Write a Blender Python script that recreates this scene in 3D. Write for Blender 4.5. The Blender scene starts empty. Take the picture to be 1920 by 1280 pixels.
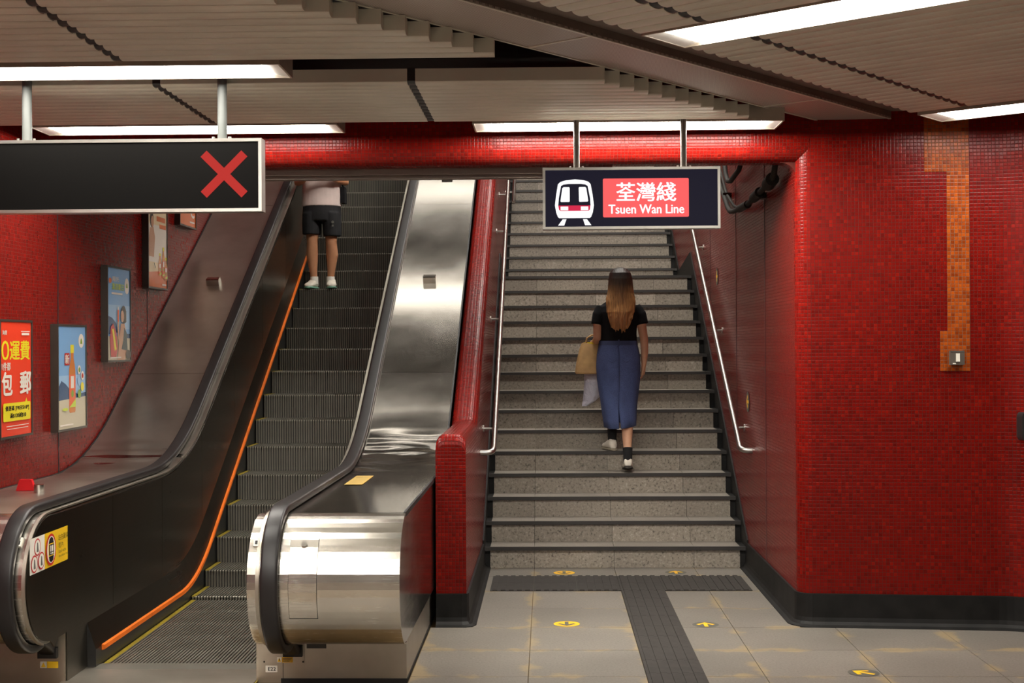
import bpy, math, random
from mathutils import Vector, Matrix
random.seed(7)
scene = bpy.context.scene
COL = scene.collection

# ------------------------------------------------------------------ camera, world, exposure
FPX, CAMZ = 2600.0, 1.75
YAW, PITCH, ROLL = 0.02537, 0.00206, 0.0055
F0 = Vector((-math.sin(YAW), math.cos(YAW), 0)); R0 = Vector((math.cos(YAW), math.sin(YAW), 0)); U0 = Vector((0, 0, 1))
FW = F0 * math.cos(PITCH) + U0 * math.sin(PITCH); UP = U0 * math.cos(PITCH) - F0 * math.sin(PITCH)
RT = R0 * math.cos(ROLL) - UP * math.sin(ROLL); UP = UP * math.cos(ROLL) + R0 * math.sin(ROLL)
cam_d = bpy.data.cameras.new('camera'); cam_d.sensor_width = 36; cam_d.lens = FPX * 36 / 1920
cam_d.clip_start = 0.05; cam_d.clip_end = 100
cam = bpy.data.objects.new('camera', cam_d); COL.objects.link(cam)
cam.matrix_world = Matrix(((RT.x, UP.x, -FW.x, 0), (RT.y, UP.y, -FW.y, 0), (RT.z, UP.z, -FW.z, CAMZ), (0, 0, 0, 1)))
scene.camera = cam
w = bpy.data.worlds.new('world'); scene.world = w; w.use_nodes = True
w.node_tree.nodes['Background'].inputs[0].default_value = (0.02, 0.018, 0.016, 1)
w.node_tree.nodes['Background'].inputs[1].default_value = 1.0
scene.view_settings.view_transform = 'Standard'; scene.view_settings.look = 'None'
scene.view_settings.gamma = 1.0; scene.view_settings.use_curve_mapping = False
scene.view_settings.exposure = 0.0
LAMP = 27.0            # radiance of the hall's fluorescent diffusers
LAMP_WALL = 72.0       # of the lamp over the stairs' mouth and some behind the camera
LAMP_MID = 38.0
LAMP_UP = 78.0         # of those over the stairs
LAMP_ESC = 12.0         # of those over the escalator, dimmed so the deck reflects less

# ------------------------------------------------------------------ materials
MATS = {}
def srgb(r, g, b):
    f = lambda c: (c / 255 / 12.92) if c / 255 <= 0.04045 else ((c / 255 + 0.055) / 1.055) ** 2.4
    return (f(r), f(g), f(b), 1)
class NT:
    def __init__(s, name):
        s.m = bpy.data.materials.new(name); s.m.use_nodes = True; s.t = s.m.node_tree; s.n = s.t.nodes
        s.b = s.n['Principled BSDF']; MATS[name] = s.m
    def new(s, typ, **k):
        x = s.n.new(typ)
        for a, v in k.items(): setattr(x, a, v)
        return x
    def link(s, a, b): s.t.links.new(a, b)
    def inp(s, node, i, v):
        if hasattr(v, 'is_output') or isinstance(v, bpy.types.NodeSocket): s.link(v, node.inputs[i])
        else: node.inputs[i].default_value = v
    def math(s, op, a, b=None, clamp=False):
        x = s.new('ShaderNodeMath', operation=op, use_clamp=clamp); s.inp(x, 0, a)
        if b is not None: s.inp(x, 1, b)
        return x.outputs[0]
    def vmath(s, op, a, b=None):
        x = s.new('ShaderNodeVectorMath', operation=op); s.inp(x, 0, a)
        if b is not None: s.inp(x, 1, b)
        return x.outputs[0]
    def noise(s, vec, scale, detail=3, rough=.5):
        x = s.new('ShaderNodeTexNoise'); s.link(vec, x.inputs['Vector']); x.inputs['Scale'].default_value = scale
        x.inputs['Detail'].default_value = detail; x.inputs['Roughness'].default_value = rough
        return x.outputs[0]
    def ramp(s, fac, stops, interp='LINEAR'):
        x = s.new('ShaderNodeValToRGB'); x.color_ramp.interpolation = interp; e = x.color_ramp.elements
        while len(e) < len(stops): e.new(0.5)
        for q, (p, c) in zip(e, stops): q.position = p; q.color = c if len(c) == 4 else (*c, 1)
        s.link(fac, x.inputs[0]); return x.outputs[0]
    def mix(s, fac, a, b, mode='MIX'):
        x = s.new('ShaderNodeMix', data_type='RGBA', blend_type=mode)
        s.inp(x, 0, fac); s.inp(x, 6, a); s.inp(x, 7, b); return x.outputs[2]
    def coord(s, which='Object'): return s.new('ShaderNodeTexCoord').outputs[which]
    def pos(s): return s.new('ShaderNodeNewGeometry').outputs['Position']
    def bump(s, h, strength=.2, dist=.01):
        x = s.new('ShaderNodeBump'); x.inputs['Strength'].default_value = strength; x.inputs['Distance'].default_value = dist
        s.link(h, x.inputs['Height']); s.link(x.outputs[0], s.b.inputs['Normal'])
    def set(s, **k):
        for a, v in k.items(): s.inp(s.b, {'color': 'Base Color', 'rough': 'Roughness', 'metal': 'Metallic', 'spec': 'Specular IOR Level', 'em': 'Emission Color', 'ems': 'Emission Strength', 'aniso': 'Anisotropic', 'coat': 'Coat Weight', 'trans': 'Transmission Weight', 'alpha': 'Alpha', 'sheen': 'Sheen Weight'}[a], v)
def plain(name, col, rough=.5, metal=0., em=0., spec=.5, var=0.08, vs=6.0, bumpy=0.):
    t = NT(name); c = col if len(col) == 4 else (*col, 1)
    if var > 0:
        n = t.noise(t.pos(), vs, 4)
        d = tuple(x * (1 - var * 2.2) for x in c[:3]) + (1,); l = tuple(min(1, x * (1 + var * 1.6)) for x in c[:3]) + (1,)
        cc = t.ramp(n, [(.3, d), (.7, l)]); t.set(color=cc)
        if bumpy: t.bump(t.noise(t.pos(), vs * 12, 3), bumpy, .004)
    else: t.set(color=c)
    t.set(rough=rough, metal=metal, spec=spec)
    if em: t.set(em=c, ems=em)
    return t.m
def mosaic(name, stops, grout, size=.0222, rough=.22):
    t = NT(name); uv = t.coord('UV')
    p = t.vmath('SCALE', uv); p.node.inputs['Scale'].default_value = 1 / size
    fl = t.vmath('FLOOR', p); fr = t.vmath('FRACTION', p)
    wn = t.new('ShaderNodeTexWhiteNoise', noise_dimensions='3D'); t.link(fl, wn.inputs['Vector'])
    col = t.ramp(wn.outputs['Value'], stops)
    big = t.noise(uv, .9, 3)
    col = t.mix(1.0, col, t.ramp(big, [(.3, (.80, .80, .80, 1)), (.7, (1.1, 1.1, 1.1, 1))]), 'MULTIPLY')
    sp = t.new('ShaderNodeSeparateXYZ'); t.link(fr, sp.inputs[0])
    ex = t.math('MINIMUM', sp.outputs[0], t.math('SUBTRACT', 1.0, sp.outputs[0]))
    ey = t.math('MINIMUM', sp.outputs[1], t.math('SUBTRACT', 1.0, sp.outputs[1]))
    e = t.math('MINIMUM', ex, ey)
    g = t.math('LESS_THAN', e, .055)
    t.set(spec=.14, color=t.mix(g, col, grout), rough=t.math('ADD', t.math('MULTIPLY', g, .5), rough))
    geo = t.new('ShaderNodeNewGeometry')
    rnd = t.vmath('SCALE', t.vmath('SUBTRACT', wn.outputs['Color'], (.5, .5, .5))); rnd.node.inputs['Scale'].default_value = .03
    nrm = t.vmath('NORMALIZE', t.vmath('ADD', geo.outputs['Normal'], rnd))
    bp = t.new('ShaderNodeBump'); bp.inputs['Strength'].default_value = .35; bp.inputs['Distance'].default_value = .002
    t.link(t.math('MINIMUM', t.math('MULTIPLY', e, 6.0), 1.0), bp.inputs['Height']); t.link(nrm, bp.inputs['Normal'])
    t.link(bp.outputs[0], t.b.inputs['Normal'])
    return t.m
def granite(name, dark, mid, light, scale=95., stain=0., rough=.42, tint=.10):
    t = NT(name); p = t.pos()
    n1 = t.noise(p, scale, 4, .75); n2 = t.noise(p, scale * .33, 3, .6); n3 = t.noise(p, 1.6, 3)
    c = t.ramp(n1, [(.34, dark), (.46, mid), (.56, mid), (.68, light)])
    c = t.mix(t.math('MULTIPLY', n2, .35), c, mid)
    oi = t.new('ShaderNodeObjectInfo')
    c = t.mix(1.0, c, t.ramp(oi.outputs['Random'], [(0, (1 - tint,) * 3 + (1,)), (1, (1 + tint * .5,) * 3 + (1,))]), 'MULTIPLY')
    c = t.mix(1.0, c, t.ramp(n3, [(.3, (.86, .86, .86, 1)), (.7, (1.06, 1.06, 1.06, 1))]), 'MULTIPLY')
    if stain:
        uv = t.coord('UV'); sp = t.new('ShaderNodeSeparateXYZ'); t.link(uv, sp.inputs[0])
        ex = t.math('MINIMUM', sp.outputs[0], t.math('SUBTRACT', 1.0, sp.outputs[0])); ey = t.math('MINIMUM', sp.outputs[1], t.math('SUBTRACT', 1.0, sp.outputs[1]))
        e = t.math('MINIMUM', ex, ey)
        k = t.math('MULTIPLY', t.math('SUBTRACT', t.noise(p, 3.3, 3, .6), .44), stain)
        s = t.math('MULTIPLY', t.math('MULTIPLY', t.math('SUBTRACT', k, e), 14.0, True), .42)
        c = t.mix(s, c, srgb(176, 150, 98))
    t.set(color=c, rough=rough, spec=.4); t.bump(n1, .12, .003)
    return t.m
def steel(name, col, rough=.3, along='X', scratch=.12, bend=0.):
    t = NT(name); p = t.coord('Object')
    mp = t.new('ShaderNodeMapping'); t.link(p, mp.inputs[0])
    mp.inputs['Scale'].default_value = (1.5, 160, 160) if along == 'X' else ((160, 1.5, 60) if along == 'Y' else (160, 160, 1.5))
    n = t.noise(mp.outputs[0], 2.0, 4, .7); n2 = t.noise(p, 2.3, 4, .6)
    t.set(color=t.mix(1.0, (*col, 1), t.ramp(n2, [(.3, (.80, .79, .77, 1)), (.7, (1.05, 1.05, 1.05, 1))]), 'MULTIPLY'), metal=1.0,
          rough=t.math('ADD', t.math('MULTIPLY', t.math('SUBTRACT', n, .5), scratch * 2), t.math('ADD', rough - .05, t.math('MULTIPLY', n2, .1))))
    if bend: t.bump(t.noise(p, 3.0, 2), bend, .02)
    return t.m
R1, R2, R3 = (.115, .0036, .0022, 1), (.165, .0046, .0028, 1), (.225, .0075, .0036, 1)
mosaic('red_mosaic', [(0, R1), (.35, R2), (.8, R2), (1, R3)], (.066, .012, .008, 1))
mosaic('orange_mosaic', [(0, (.20, .030, .004, 1)), (.5, (.31, .052, .006, 1)), (1, (.40, .075, .008, 1))], (.13, .075, .04, 1))
granite('floor_granite', (.098, .087, .072, 1), (.190, .171, .148, 1), (.28, .256, .22, 1), 75, stain=.62)
granite('riser_granite', (.05, .043, .036, 1), (.28, .245, .20, 1), (.47, .42, .36, 1), 52, tint=.2)
granite('tread_granite', (.14, .125, .10, 1), (.26, .232, .197, 1), (.36, .325, .28, 1), 85)
plain('grout', srgb(104, 84, 52), .8)
plain('black_skirt', (.007, .0065, .006), .6, var=.3, vs=9, spec=.25)
plain('nosing_dark', (.030, .027, .025), .5)
plain('tactile_rubber', (.034, .030, .027), .6, var=.1, vs=14, spec=.3)
steel('deck_steel', (.46, .43, .385), .15, 'Y', .04, .006); steel('deck_steel_dull', (.50, .46, .40), .36, 'Y', .06, .006)
steel('drum_steel', (.66, .62, .55), .24, 'X', .10)
steel('base_steel', (.52, .48, .41), .42, 'X', .08)
steel('side_steel', (.50, .47, .43), .16, 'Y', .05)
steel('inner_panel_steel', (.13, .115, .095), .30, 'Y', .04)
steel('trim_steel', (.72, .69, .64), .20, 'Y', .06)
steel('rail_steel', (.46, .44, .41), .32, 'Y', .05)
steel('frame_steel', (.52, .50, .46), .34, 'X', .05)
steel('step_metal', (.33, .315, .27), .5, 'Z', .08); steel('step_riser_shaded', (.19, .18, .155), .5, 'Z', .08)  # risers: darker copy of the tread metal, shade and dirt put into its colour
plain('step_groove', (.022, .020, .018), .6)
plain('skirt_black', (.012, .012, .012), .35)
plain('yellow_edge', srgb(140, 120, 18), .6)
plain('brush_orange', srgb(222, 108, 30), .7, spec=.2)
plain('handrail_rubber', (.016, .014, .014), .40, var=.1, spec=.4)
plain('slat_paint', srgb(190, 187, 172), .38, var=.05, vs=3)
plain('ceiling_dark', (.006, .006, .007), .9)
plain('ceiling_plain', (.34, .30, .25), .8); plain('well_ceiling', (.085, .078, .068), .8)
plain('soffit_brown', srgb(104, 92, 84), .6)
plain('fixture_paint', srgb(150, 140, 126), .5)
plain('fixture_white', (.80, .78, .73), .4)
plain('sign_black', (.0036, .0033, .0030), .5, var=.0, spec=.06)
plain('post_grey', srgb(92, 95, 92), .5)
plain('post_dark', srgb(84, 76, 68), .45)
plain('frame_dark', (.035, .028, .022), .35)
plain('rubber_black', (.012, .012, .012), .5)
plain('pipe_grey', srgb(38, 36, 32), .7, spec=.2)
plain('screw_dark', (.03, .028, .025), .4, metal=.6)
def emit(name, col, s):
    t = NT(name); t.set(spec=.08, color=(0, 0, 0, 1), em=col if len(col) == 4 else (*col, 1), ems=s, rough=.4); return t.m
emit('diffuser', (1.0, .95, .865), LAMP)
emit('diffuser_wall', (1.0, .95, .865), LAMP_WALL); emit('diffuser_mid', (1.0, .95, .865), LAMP_MID); emit('diffuser_up', (1.0, .95, .865), LAMP_UP); emit('diffuser_esc', (1.0, .95, .865), LAMP_ESC)
emit('lit_navy', srgb(30, 28, 42), .9); emit('lit_red', srgb(255, 100, 100), 1.0); emit('lit_white', (1, 1, 1), 1.15); emit('lit_crimson', srgb(214, 44, 78), 1.0)
emit('lit_cross', srgb(200, 50, 44), .9)
def perforated():
    t = NT('beam_metal'); p = t.pos()
    mp = t.new('ShaderNodeMapping'); t.link(p, mp.inputs[0]); mp.inputs['Rotation'].default_value = (0, 0, math.radians(51.3)); mp.inputs['Scale'].default_value = (110, 110, 110)
    fr = t.vmath('FRACTION', mp.outputs[0]); d = t.vmath('LENGTH', t.vmath('MULTIPLY', t.vmath('SUBTRACT', fr, (.5, .5, .5)), (1, 1, 0)))
    ln = d.node.outputs['Value']
    hole = t.math('LESS_THAN', ln, .28)
    t.set(color=t.mix(hole, srgb(172, 162, 152), srgb(88, 80, 74)), rough=.45, metal=.25); return t.m
perforated()

# ------------------------------------------------------------------ mesh helpers
class MB:
    def __init__(s): s.v = []; s.f = []; s.mi = []; s.uv = []; s.cur = 0
    def add(s, verts, faces, uvs=None, mi=None):
        o = len(s.v); s.v += [tuple(p) for p in verts]
        for k, fc in enumerate(faces):
            s.f.append([o + i for i in fc]); s.mi.append(s.cur if mi is None else mi)
            s.uv.append([uvs[i] for i in fc] if uvs else [(0, 0)] * len(fc))
        return s
    def box(s, x0, x1, y0, y1, z0, z1):
        v = [(x0, y0, z0), (x1, y0, z0), (x1, y1, z0), (x0, y1, z0), (x0, y0, z1), (x1, y0, z1), (x1, y1, z1), (x0, y1, z1)]
        for f, q in (((0, 3, 2, 1), 'z'), ((4, 5, 6, 7), 'z'), ((0, 1, 5, 4), 'y'), ((2, 3, 7, 6), 'y'), ((1, 2, 6, 5), 'x'), ((3, 0, 4, 7), 'x')):
            pts = [v[i] for i in f]
            if q == 'z': uv = [((p[0] - x0) / max(1e-6, x1 - x0), (p[1] - y0) / max(1e-6, y1 - y0)) for p in pts]
            else: uv = [(.5, .5)] * 4
            s.add(pts, [(0, 1, 2, 3)], uv)
        return s
    def prism(s, poly, fn, a0, a1, caps=True, uv=False, closed=True):
        """poly: 2-D points, fn(p, a) -> 3-D; extruded from a0 to a1"""
        n = len(poly); L = [0]
        for i in range(n): L.append(L[-1] + math.dist(poly[i], poly[(i + 1) % n]))
        for i in range(n if closed else n - 1):
            j = (i + 1) % n
            s.add([fn(poly[i], a0), fn(poly[j], a0), fn(poly[j], a1), fn(poly[i], a1)], [(0, 1, 2, 3)], [(a0, L[i]), (a0, L[i + 1]), (a1, L[i + 1]), (a1, L[i])] if uv else None)
        if caps and closed:
            s.add([fn(p, a0) for p in poly], [tuple(range(n))[::-1]]); s.add([fn(p, a1) for p in poly], [tuple(range(n))])
        return s
    def rings(s, rings, cap=True, closed=False, uv=None):
        n = len(rings[0]); vs = [p for r in rings for p in r]; fs = []
        m = len(rings)
        for i in range(m if closed else m - 1):
            for k in range(n):
                a = i * n + k; b = i * n + (k + 1) % n; c = ((i + 1) % m) * n + (k + 1) % n; d = ((i + 1) % m) * n + k
                fs.append((a, b, c, d))
        if cap and not closed: fs.append(tuple(range(n))[::-1]); fs.append(tuple((m - 1) * n + k for k in range(n)))
        return s.add(vs, fs)
    def tube(s, pts, rad, n=10, cap=True, sq=None):
        pts = [Vector(p) for p in pts]; rr = rad if isinstance(rad, (list, tuple)) else [rad] * len(pts)
        R = []; ref = None
        for i, p in enumerate(pts):
            d = (pts[min(i + 1, len(pts) - 1)] - pts[max(i - 1, 0)]).normalized()
            if ref is None: ref = Vector((0, 0, 1)) if abs(d.z) < .9 else Vector((1, 0, 0))
            a = d.cross(ref)
            a = a.normalized() if a.length > 1e-4 else Vector((1, 0, 0)); b = a.cross(d).normalized(); ref = b
            R.append([p + (a * math.cos(t) + b * math.sin(t)) * rr[i] for t in (2 * math.pi * k / n for k in range(n))])
        return s.rings(R, cap)
    def ell(s, secs, n=20, cap=True):
        """secs: (x, y, z, rx, ry) horizontal ellipses"""
        return s.rings([[(x + rx * math.cos(2 * math.pi * k / n), y + ry * math.sin(2 * math.pi * k / n), z) for k in range(n)] for x, y, z, rx, ry in secs], cap)
    def ball(s, c, r, n=14, m=9):
        rx, ry, rz = r if isinstance(r, (tuple, list)) else (r, r, r)
        secs = []
        for i in range(m):
            a = -math.pi / 2 + math.pi * (i + .5) / m
            secs.append((c[0], c[1], c[2] + rz * math.sin(a), rx * math.cos(a), ry * math.cos(a)))
        return s.ell(secs, n)
    def cyl(s, p0, p1, r, n=16): return s.tube([p0, p1], r, n)
    def build(s, name, mats, parent=None, smooth=35, org=None, bevel=0):
        me = bpy.data.meshes.new(name)
        off = Vector(org) if org else (Vector(parent.location) if parent else Vector((0, 0, 0)))
        if parent is not None and parent.parent is not None: off = off + Vector(parent.parent.location)
        me.from_pydata([(p[0] - off.x, p[1] - off.y, p[2] - off.z) for p in s.v], [], s.f)
        for m in (mats if isinstance(mats, (list, tuple)) else [mats]): me.materials.append(MATS[m])
        lay = me.uv_layers.new(name='UVMap'); li = 0
        for k, p in enumerate(me.polygons):
            p.material_index = s.mi[k]
        flat = [c for u in s.uv for q in u for c in q]
        if len(flat) == 2 * len(me.loops): lay.data.foreach_set('uv', flat)
        if smooth:
            me.shade_smooth(); me.set_sharp_from_angle(angle=math.radians(smooth))
        me.validate(); me.update()
        ob = bpy.data.objects.new(name, me); COL.objects.link(ob)
        if parent is not None: ob.parent = parent
        elif org: ob.location = off
        if bevel:
            b = ob.modifiers.new('bevel', 'BEVEL'); b.width = bevel; b.segments = 2; b.limit_method = 'ANGLE'; b.angle_limit = .6
        return ob
def tag(o, label=None, cat=None, group=None, kind=None):
    if label: o['label'] = label
    if cat: o['category'] = cat
    if group: o['group'] = group
    if kind: o['kind'] = kind
    return o
def thing(name, loc, label, cat, group=None, kind=None):
    o = bpy.data.objects.new(name, None); COL.objects.link(o); o.location = loc; o.empty_display_size = .1
    return tag(o, label, cat, group, kind)
def share(name, src, parent, loc=(0, 0, 0)):
    o = bpy.data.objects.new(name, src.data); COL.objects.link(o); o.parent = parent; o.location = loc
    return o
def text_geo(body, bold=0.):
    c = bpy.data.curves.new('txt', 'FONT'); c.body = body; c.size = 1.0; c.resolution_u = 3; c.offset = bold
    o = bpy.data.objects.new('txt', c); COL.objects.link(o); bpy.context.view_layer.update()
    m = bpy.data.meshes.new_from_object(o.evaluated_get(bpy.context.evaluated_depsgraph_get()))
    v = [(p.co.x, p.co.y) for p in m.vertices]; f = [tuple(p.vertices) for p in m.polygons]
    bpy.data.objects.remove(o); bpy.data.curves.remove(c); bpy.data.meshes.remove(m)
    return v, f
class Print:
    """flat print on a plane: origin + u (right) + v (up), layered outward"""
    def __init__(s, o, u, v, step=.0005):
        s.o, s.u, s.v = Vector(o), Vector(u), Vector(v); s.n = s.u.cross(s.v).normalized(); s.k = 0; s.mb = MB(); s.mats = []; s.step = step
    def P(s, a, b): return s.o + s.u * a + s.v * b + s.n * (s.step * s.k)
    def mat(s, m):
        if m not in s.mats: s.mats.append(m)
        s.mb.cur = s.mats.index(m)
    def poly(s, pts, m):
        s.k += 1; s.mat(m); s.mb.add([s.P(*p) for p in pts], [tuple(range(len(pts)))]); return s
    def rect(s, a0, a1, b0, b1, m, r=0):
        if r:
            pts = []
            for cx, cy, t0 in ((a1 - r, b0 + r, -90), (a1 - r, b1 - r, 0), (a0 + r, b1 - r, 90), (a0 + r, b0 + r, 180)):
                pts += [(cx + r * math.cos(math.radians(t0 + q * 22.5)), cy + r * math.sin(math.radians(t0 + q * 22.5))) for q in range(5)]
            return s.poly(pts, m)
        return s.poly([(a0, b0), (a1, b0), (a1, b1), (a0, b1)], m)
    def disc(s, a, b, ra, m, rb=None, n=24):
        rb = rb or ra
        return s.poly([(a + ra * math.cos(2 * math.pi * k / n), b + rb * math.sin(2 * math.pi * k / n)) for k in range(n)], m)
    def text(s, body, a0, b0, a1, b1, m, bold=0.):
        v, f = text_geo(body)
        if not v: return s
        x0 = min(p[0] for p in v); x1 = max(p[0] for p in v); y0 = min(p[1] for p in v); y1 = max(p[1] for p in v)
        s.mat(m); e = bold * (b1 - b0)
        for dx, dy in ((0, 0),) if not bold else ((-e, 0), (e, 0), (0, -e * .5), (0, e * .5)):
            s.k += 1
            q = [s.P(a0 + dx + (p[0] - x0) / (x1 - x0) * (a1 - a0), b0 + dy + (p[1] - y0) / (y1 - y0) * (b1 - b0)) for p in v]
            s.mb.add(q, f)
        return s
    def build(s, name, parent): return s.mb.build(name, s.mats, parent, smooth=0)
def bend(y, yi, T, m):
    if y <= yi - T: return 0.
    if y >= yi + T: return m * (y - yi)
    return m * (y - yi + T) ** 2 / (4 * T)
SL = .569
def zs(y): return bend(y, 9.66, .42, SL)             # escalator step line
def zt(y): return .91 + bend(y, 9.62, .62, SL)       # escalator deck line
STX0, STX1 = -.456, 1.495                            # stair width between the skirts
SR, ST, SY0, LAND = .165, .282, 10.84, 16.42         # riser, tread, first nosing, nosing of the step after the landing
def nose(k): return (SY0 + (k - 1) * ST, k * SR) if k <= 15 else (LAND + (k - 16) * ST, k * SR)
NSTEP = 26
WALLX, LWX, PX0, PX1 = 1.55, -3.25, -.70, -.511

# ------------------------------------------------------------------ floor
fl = MB(); fl.box(LWX, 6.6, 5.4, 10.9, -.06, -.012); fl.box(LWX, 6.6, -7, 5.4, -.06, 0)
floor = tag(fl.build('floor', 'grout'), kind='structure')
GX, GY, PT = -.109, 9.2, .6225
ys = [10.855, 10.46] + [GY + .63 - .63 * j for j in range(0, 8)]
for j in range(len(ys) - 1):
    y1, y0 = ys[j], ys[j + 1]
    for i in range(-6, 11):
        x0, x1 = GX + PT * i, GX + PT * (i + 1)
        if y0 > 8.55: x0, x1 = max(x0, PX1 + .0), min(x1, WALLX)
        if y0 > 6.6: x0 = max(x0, -.735)
        x0 = max(x0, LWX); x1 = min(x1, 4.6)
        if x1 - x0 < .03: continue
        MB().box(x0 + .0022, x1 - .0022, y0 + .0022, y1 - .0022, -.012, random.uniform(-.0004, .0004)).build('floor_tile', 'floor_granite', floor, smooth=0)
# the plain remainder of the hall floor behind the camera
tag(MB().box(LWX, 6.6, -6.9, 5.07, -.0, .0005).build('floor_finish', 'tread_granite', floor, smooth=0), kind='stuff')

# ------------------------------------------------------------------ walls
def wall_strip(path, z0, z1, mb):
    L = 0
    for a, b in zip(path, path[1:]):
        d = math.dist(a, b)
        zz1 = z1 if not callable(z1) else z1
        mb.add([(*a, z0), (*b, z0), (*b, z1), (*a, z1)], [(0, 1, 2, 3)], [(L, z0), (L + d, z0), (L + d, z1), (L, z1)])
        L += d
    return mb
def arc(cx, cy, r, a0, a1, n=8): return [(cx + r * math.cos(math.radians(a0 + (a1 - a0) * k / n)), cy + r * math.sin(math.radians(a0 + (a1 - a0) * k / n))) for k in range(n + 1)]
CR = .10
front_path = [(WALLX, 10.87)] + [(WALLX, 9.4)] + arc(WALLX + CR, 8.625 + CR, CR, 180, 270) + arc(2.70, 8.535 - .40, .40, 90, 51.3, 6)
ex, ey = front_path[-1]
front_path += [(ex + .78 * 3.6, ey - .625 * 3.6), (6.5, 4.0), (6.5, -7)]
wr = MB(); wall_strip(front_path, 0, 3.5, wr)
wall_strip([(WALLX, 22), (WALLX, 10.87)], 0, 12, wr); wall_strip([(WALLX, 10.87), (WALLX, 8.9)], 3.5, 8, wr)
wall_right = tag(wr.build('wall_right', 'red_mosaic', smooth=30), kind='structure')
# orange patched mosaic strip around the switch
def wy(x): return 8.625 + (x - (WALLX + CR)) / (2.70 - WALLX - CR) * (8.535 - 8.625)
om = MB(); S = .0222
def orange(x0, x1, z0, z1):
    q = .0035
    om.add([(x0, wy(x0) - q, z0), (x1, wy(x1) - q, z0), (x1, wy(x1) - q, z1), (x0, wy(x0) - q, z1)], [(0, 1, 2, 3)], [(0, 0), (round((x1 - x0) / S) * S, 0), (round((x1 - x0) / S) * S, round((z1 - z0) / S) * S), (0, round((z1 - z0) / S) * S)])
X1 = 2.583; orange(X1 - 12 * S, X1, 2.793, 2.793 + 20 * S); orange(X1 - 6 * S, X1, 2.793 - 44 * S, 2.793); orange(X1 - 8 * S, X1, 2.793 - 55 * S, 2.793 - 44 * S)
om.build('orange_tile_patch', 'orange_mosaic', wall_right, smooth=0)
wl = MB(); wall_strip([(LWX, -7), (LWX, 22)], 0, 12, wl)
wall_left = tag(wl.build('wall_left', 'red_mosaic'), kind='structure')
for yy in (9.135, 11.2, 13.3): MB().box(LWX, LWX + .003, yy - .006, yy + .006, 0, 8).build('movement_joint', 'rubber_black', wall_left, smooth=0)
for yy, z0 in ((9.9, .2), (11.4, 1.0), (13.2, 2.0)): MB().box(WALLX - .003, WALLX, yy - .004, yy + .004, z0, 5).build('movement_joint', 'rubber_black', wall_right, smooth=0)
wb = MB(); wall_strip([(6.5, -7), (LWX, -7)], 0, 3.5, wb); tag(wb.build('wall_back', 'red_mosaic'), kind='structure')
we = MB(); wall_strip([(LWX, 22), (WALLX, 22)], 0, 12, we); tag(we.build('wall_far', 'ceiling_plain'), kind='structure')
# lintel with bullnose
prof = [(8.625, 3.5), (8.625, 2.975)] + [(8.725 + .1 * math.cos(math.radians(180 + 11.25 * k)), 2.975 + .1 * math.sin(math.radians(180 + 11.25 * k))) for k in range(1, 9)] + [(8.82, 2.875), (8.82, 3.5)]
ln = MB(); ln.prism(prof, lambda p, a: (a, p[0], p[1]), LWX, WALLX + .08, uv=True)
fil = [(WALLX + .01, 2.88), (WALLX - .09, 2.88)] + [(WALLX - .09 + .10 * math.sin(math.radians(q)), 2.78 + .095 * math.cos(math.radians(q))) for q in range(0, 91, 15)]
ln.prism(fil, lambda p, a: (p[0], a, p[1]), 8.70, 8.82, uv=True)
tag(ln.build('wall_lintel', 'red_mosaic', smooth=30), kind='structure')
tr = MB(); tr.box(LWX, .42, 8.821, 8.86, 2.835, 2.90); tr.box(LWX, .42, 8.865, 8.95, 2.815, 2.90); tag(tr.build('trim_1', 'soffit_brown', smooth=0), kind='structure')
# stairwell ceiling (sloped) and upper wall over the lintel
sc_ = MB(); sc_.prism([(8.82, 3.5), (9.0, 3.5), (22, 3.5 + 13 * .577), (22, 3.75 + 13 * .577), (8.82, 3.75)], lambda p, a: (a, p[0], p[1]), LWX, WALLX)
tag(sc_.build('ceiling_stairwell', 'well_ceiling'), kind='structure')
# parapet wall between escalator and stairs
def zp(y): return 1.19 + bend(y, 10.08, .10, SL)
pw = MB(); r = .06
cs = [(PX0, None), (PX0, -r)] + [(PX0 + r - r * math.cos(math.radians(q)), -r + r * math.sin(math.radians(q))) for q in (22.5, 45, 67.5, 90)] + [(PX1 - r + r * math.sin(math.radians(q)), -r + r * math.cos(math.radians(q))) for q in (0, 22.5, 45, 67.5, 90)] + [(PX1, None)]
py = [(8.628, 1.125), (8.634, 1.155), (8.65, 1.178), (8.68, 1.19), (9.5, 1.19)] + [(9.98 + .04 * k, zp(9.98 + .04 * k)) for k in range(6)] + [(y, zp(y)) for y in (11, 13, 15, 17, 20, 22)]
L = 0
for (ya, za), (yb, zb) in zip(py, py[1:]):
    dl = math.dist((ya, za), (yb, zb)); W = 0
    for (xa, da), (xb, db) in zip(cs, cs[1:]):
        A = lambda x, d, y, z: (x, y, 0 if d is None else z + d)
        q = [A(xa, da, ya, za), A(xb, db, ya, za), A(xb, db, yb, zb), A(xa, da, yb, zb)]
        if da is None or db is None: uv = [(p[1], p[2]) for p in q]
        else:
            w2 = math.dist((xa, da), (xb, db)); uv = [(L, W), (L, W + w2), (L + dl, W + w2), (L + dl, W)]; W += w2
        pw.add(q, [(0, 1, 2, 3)], uv)
    L += dl
fr_ = [(x, py[0][0], 0 if d is None else py[0][1] + d) for x, d in cs]
pw.add(fr_, [tuple(range(len(fr_)))[::-1]], [(p[0], p[2]) for p in fr_])
tag(pw.build('wall_parapet', 'red_mosaic', smooth=30), kind='structure')
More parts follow.
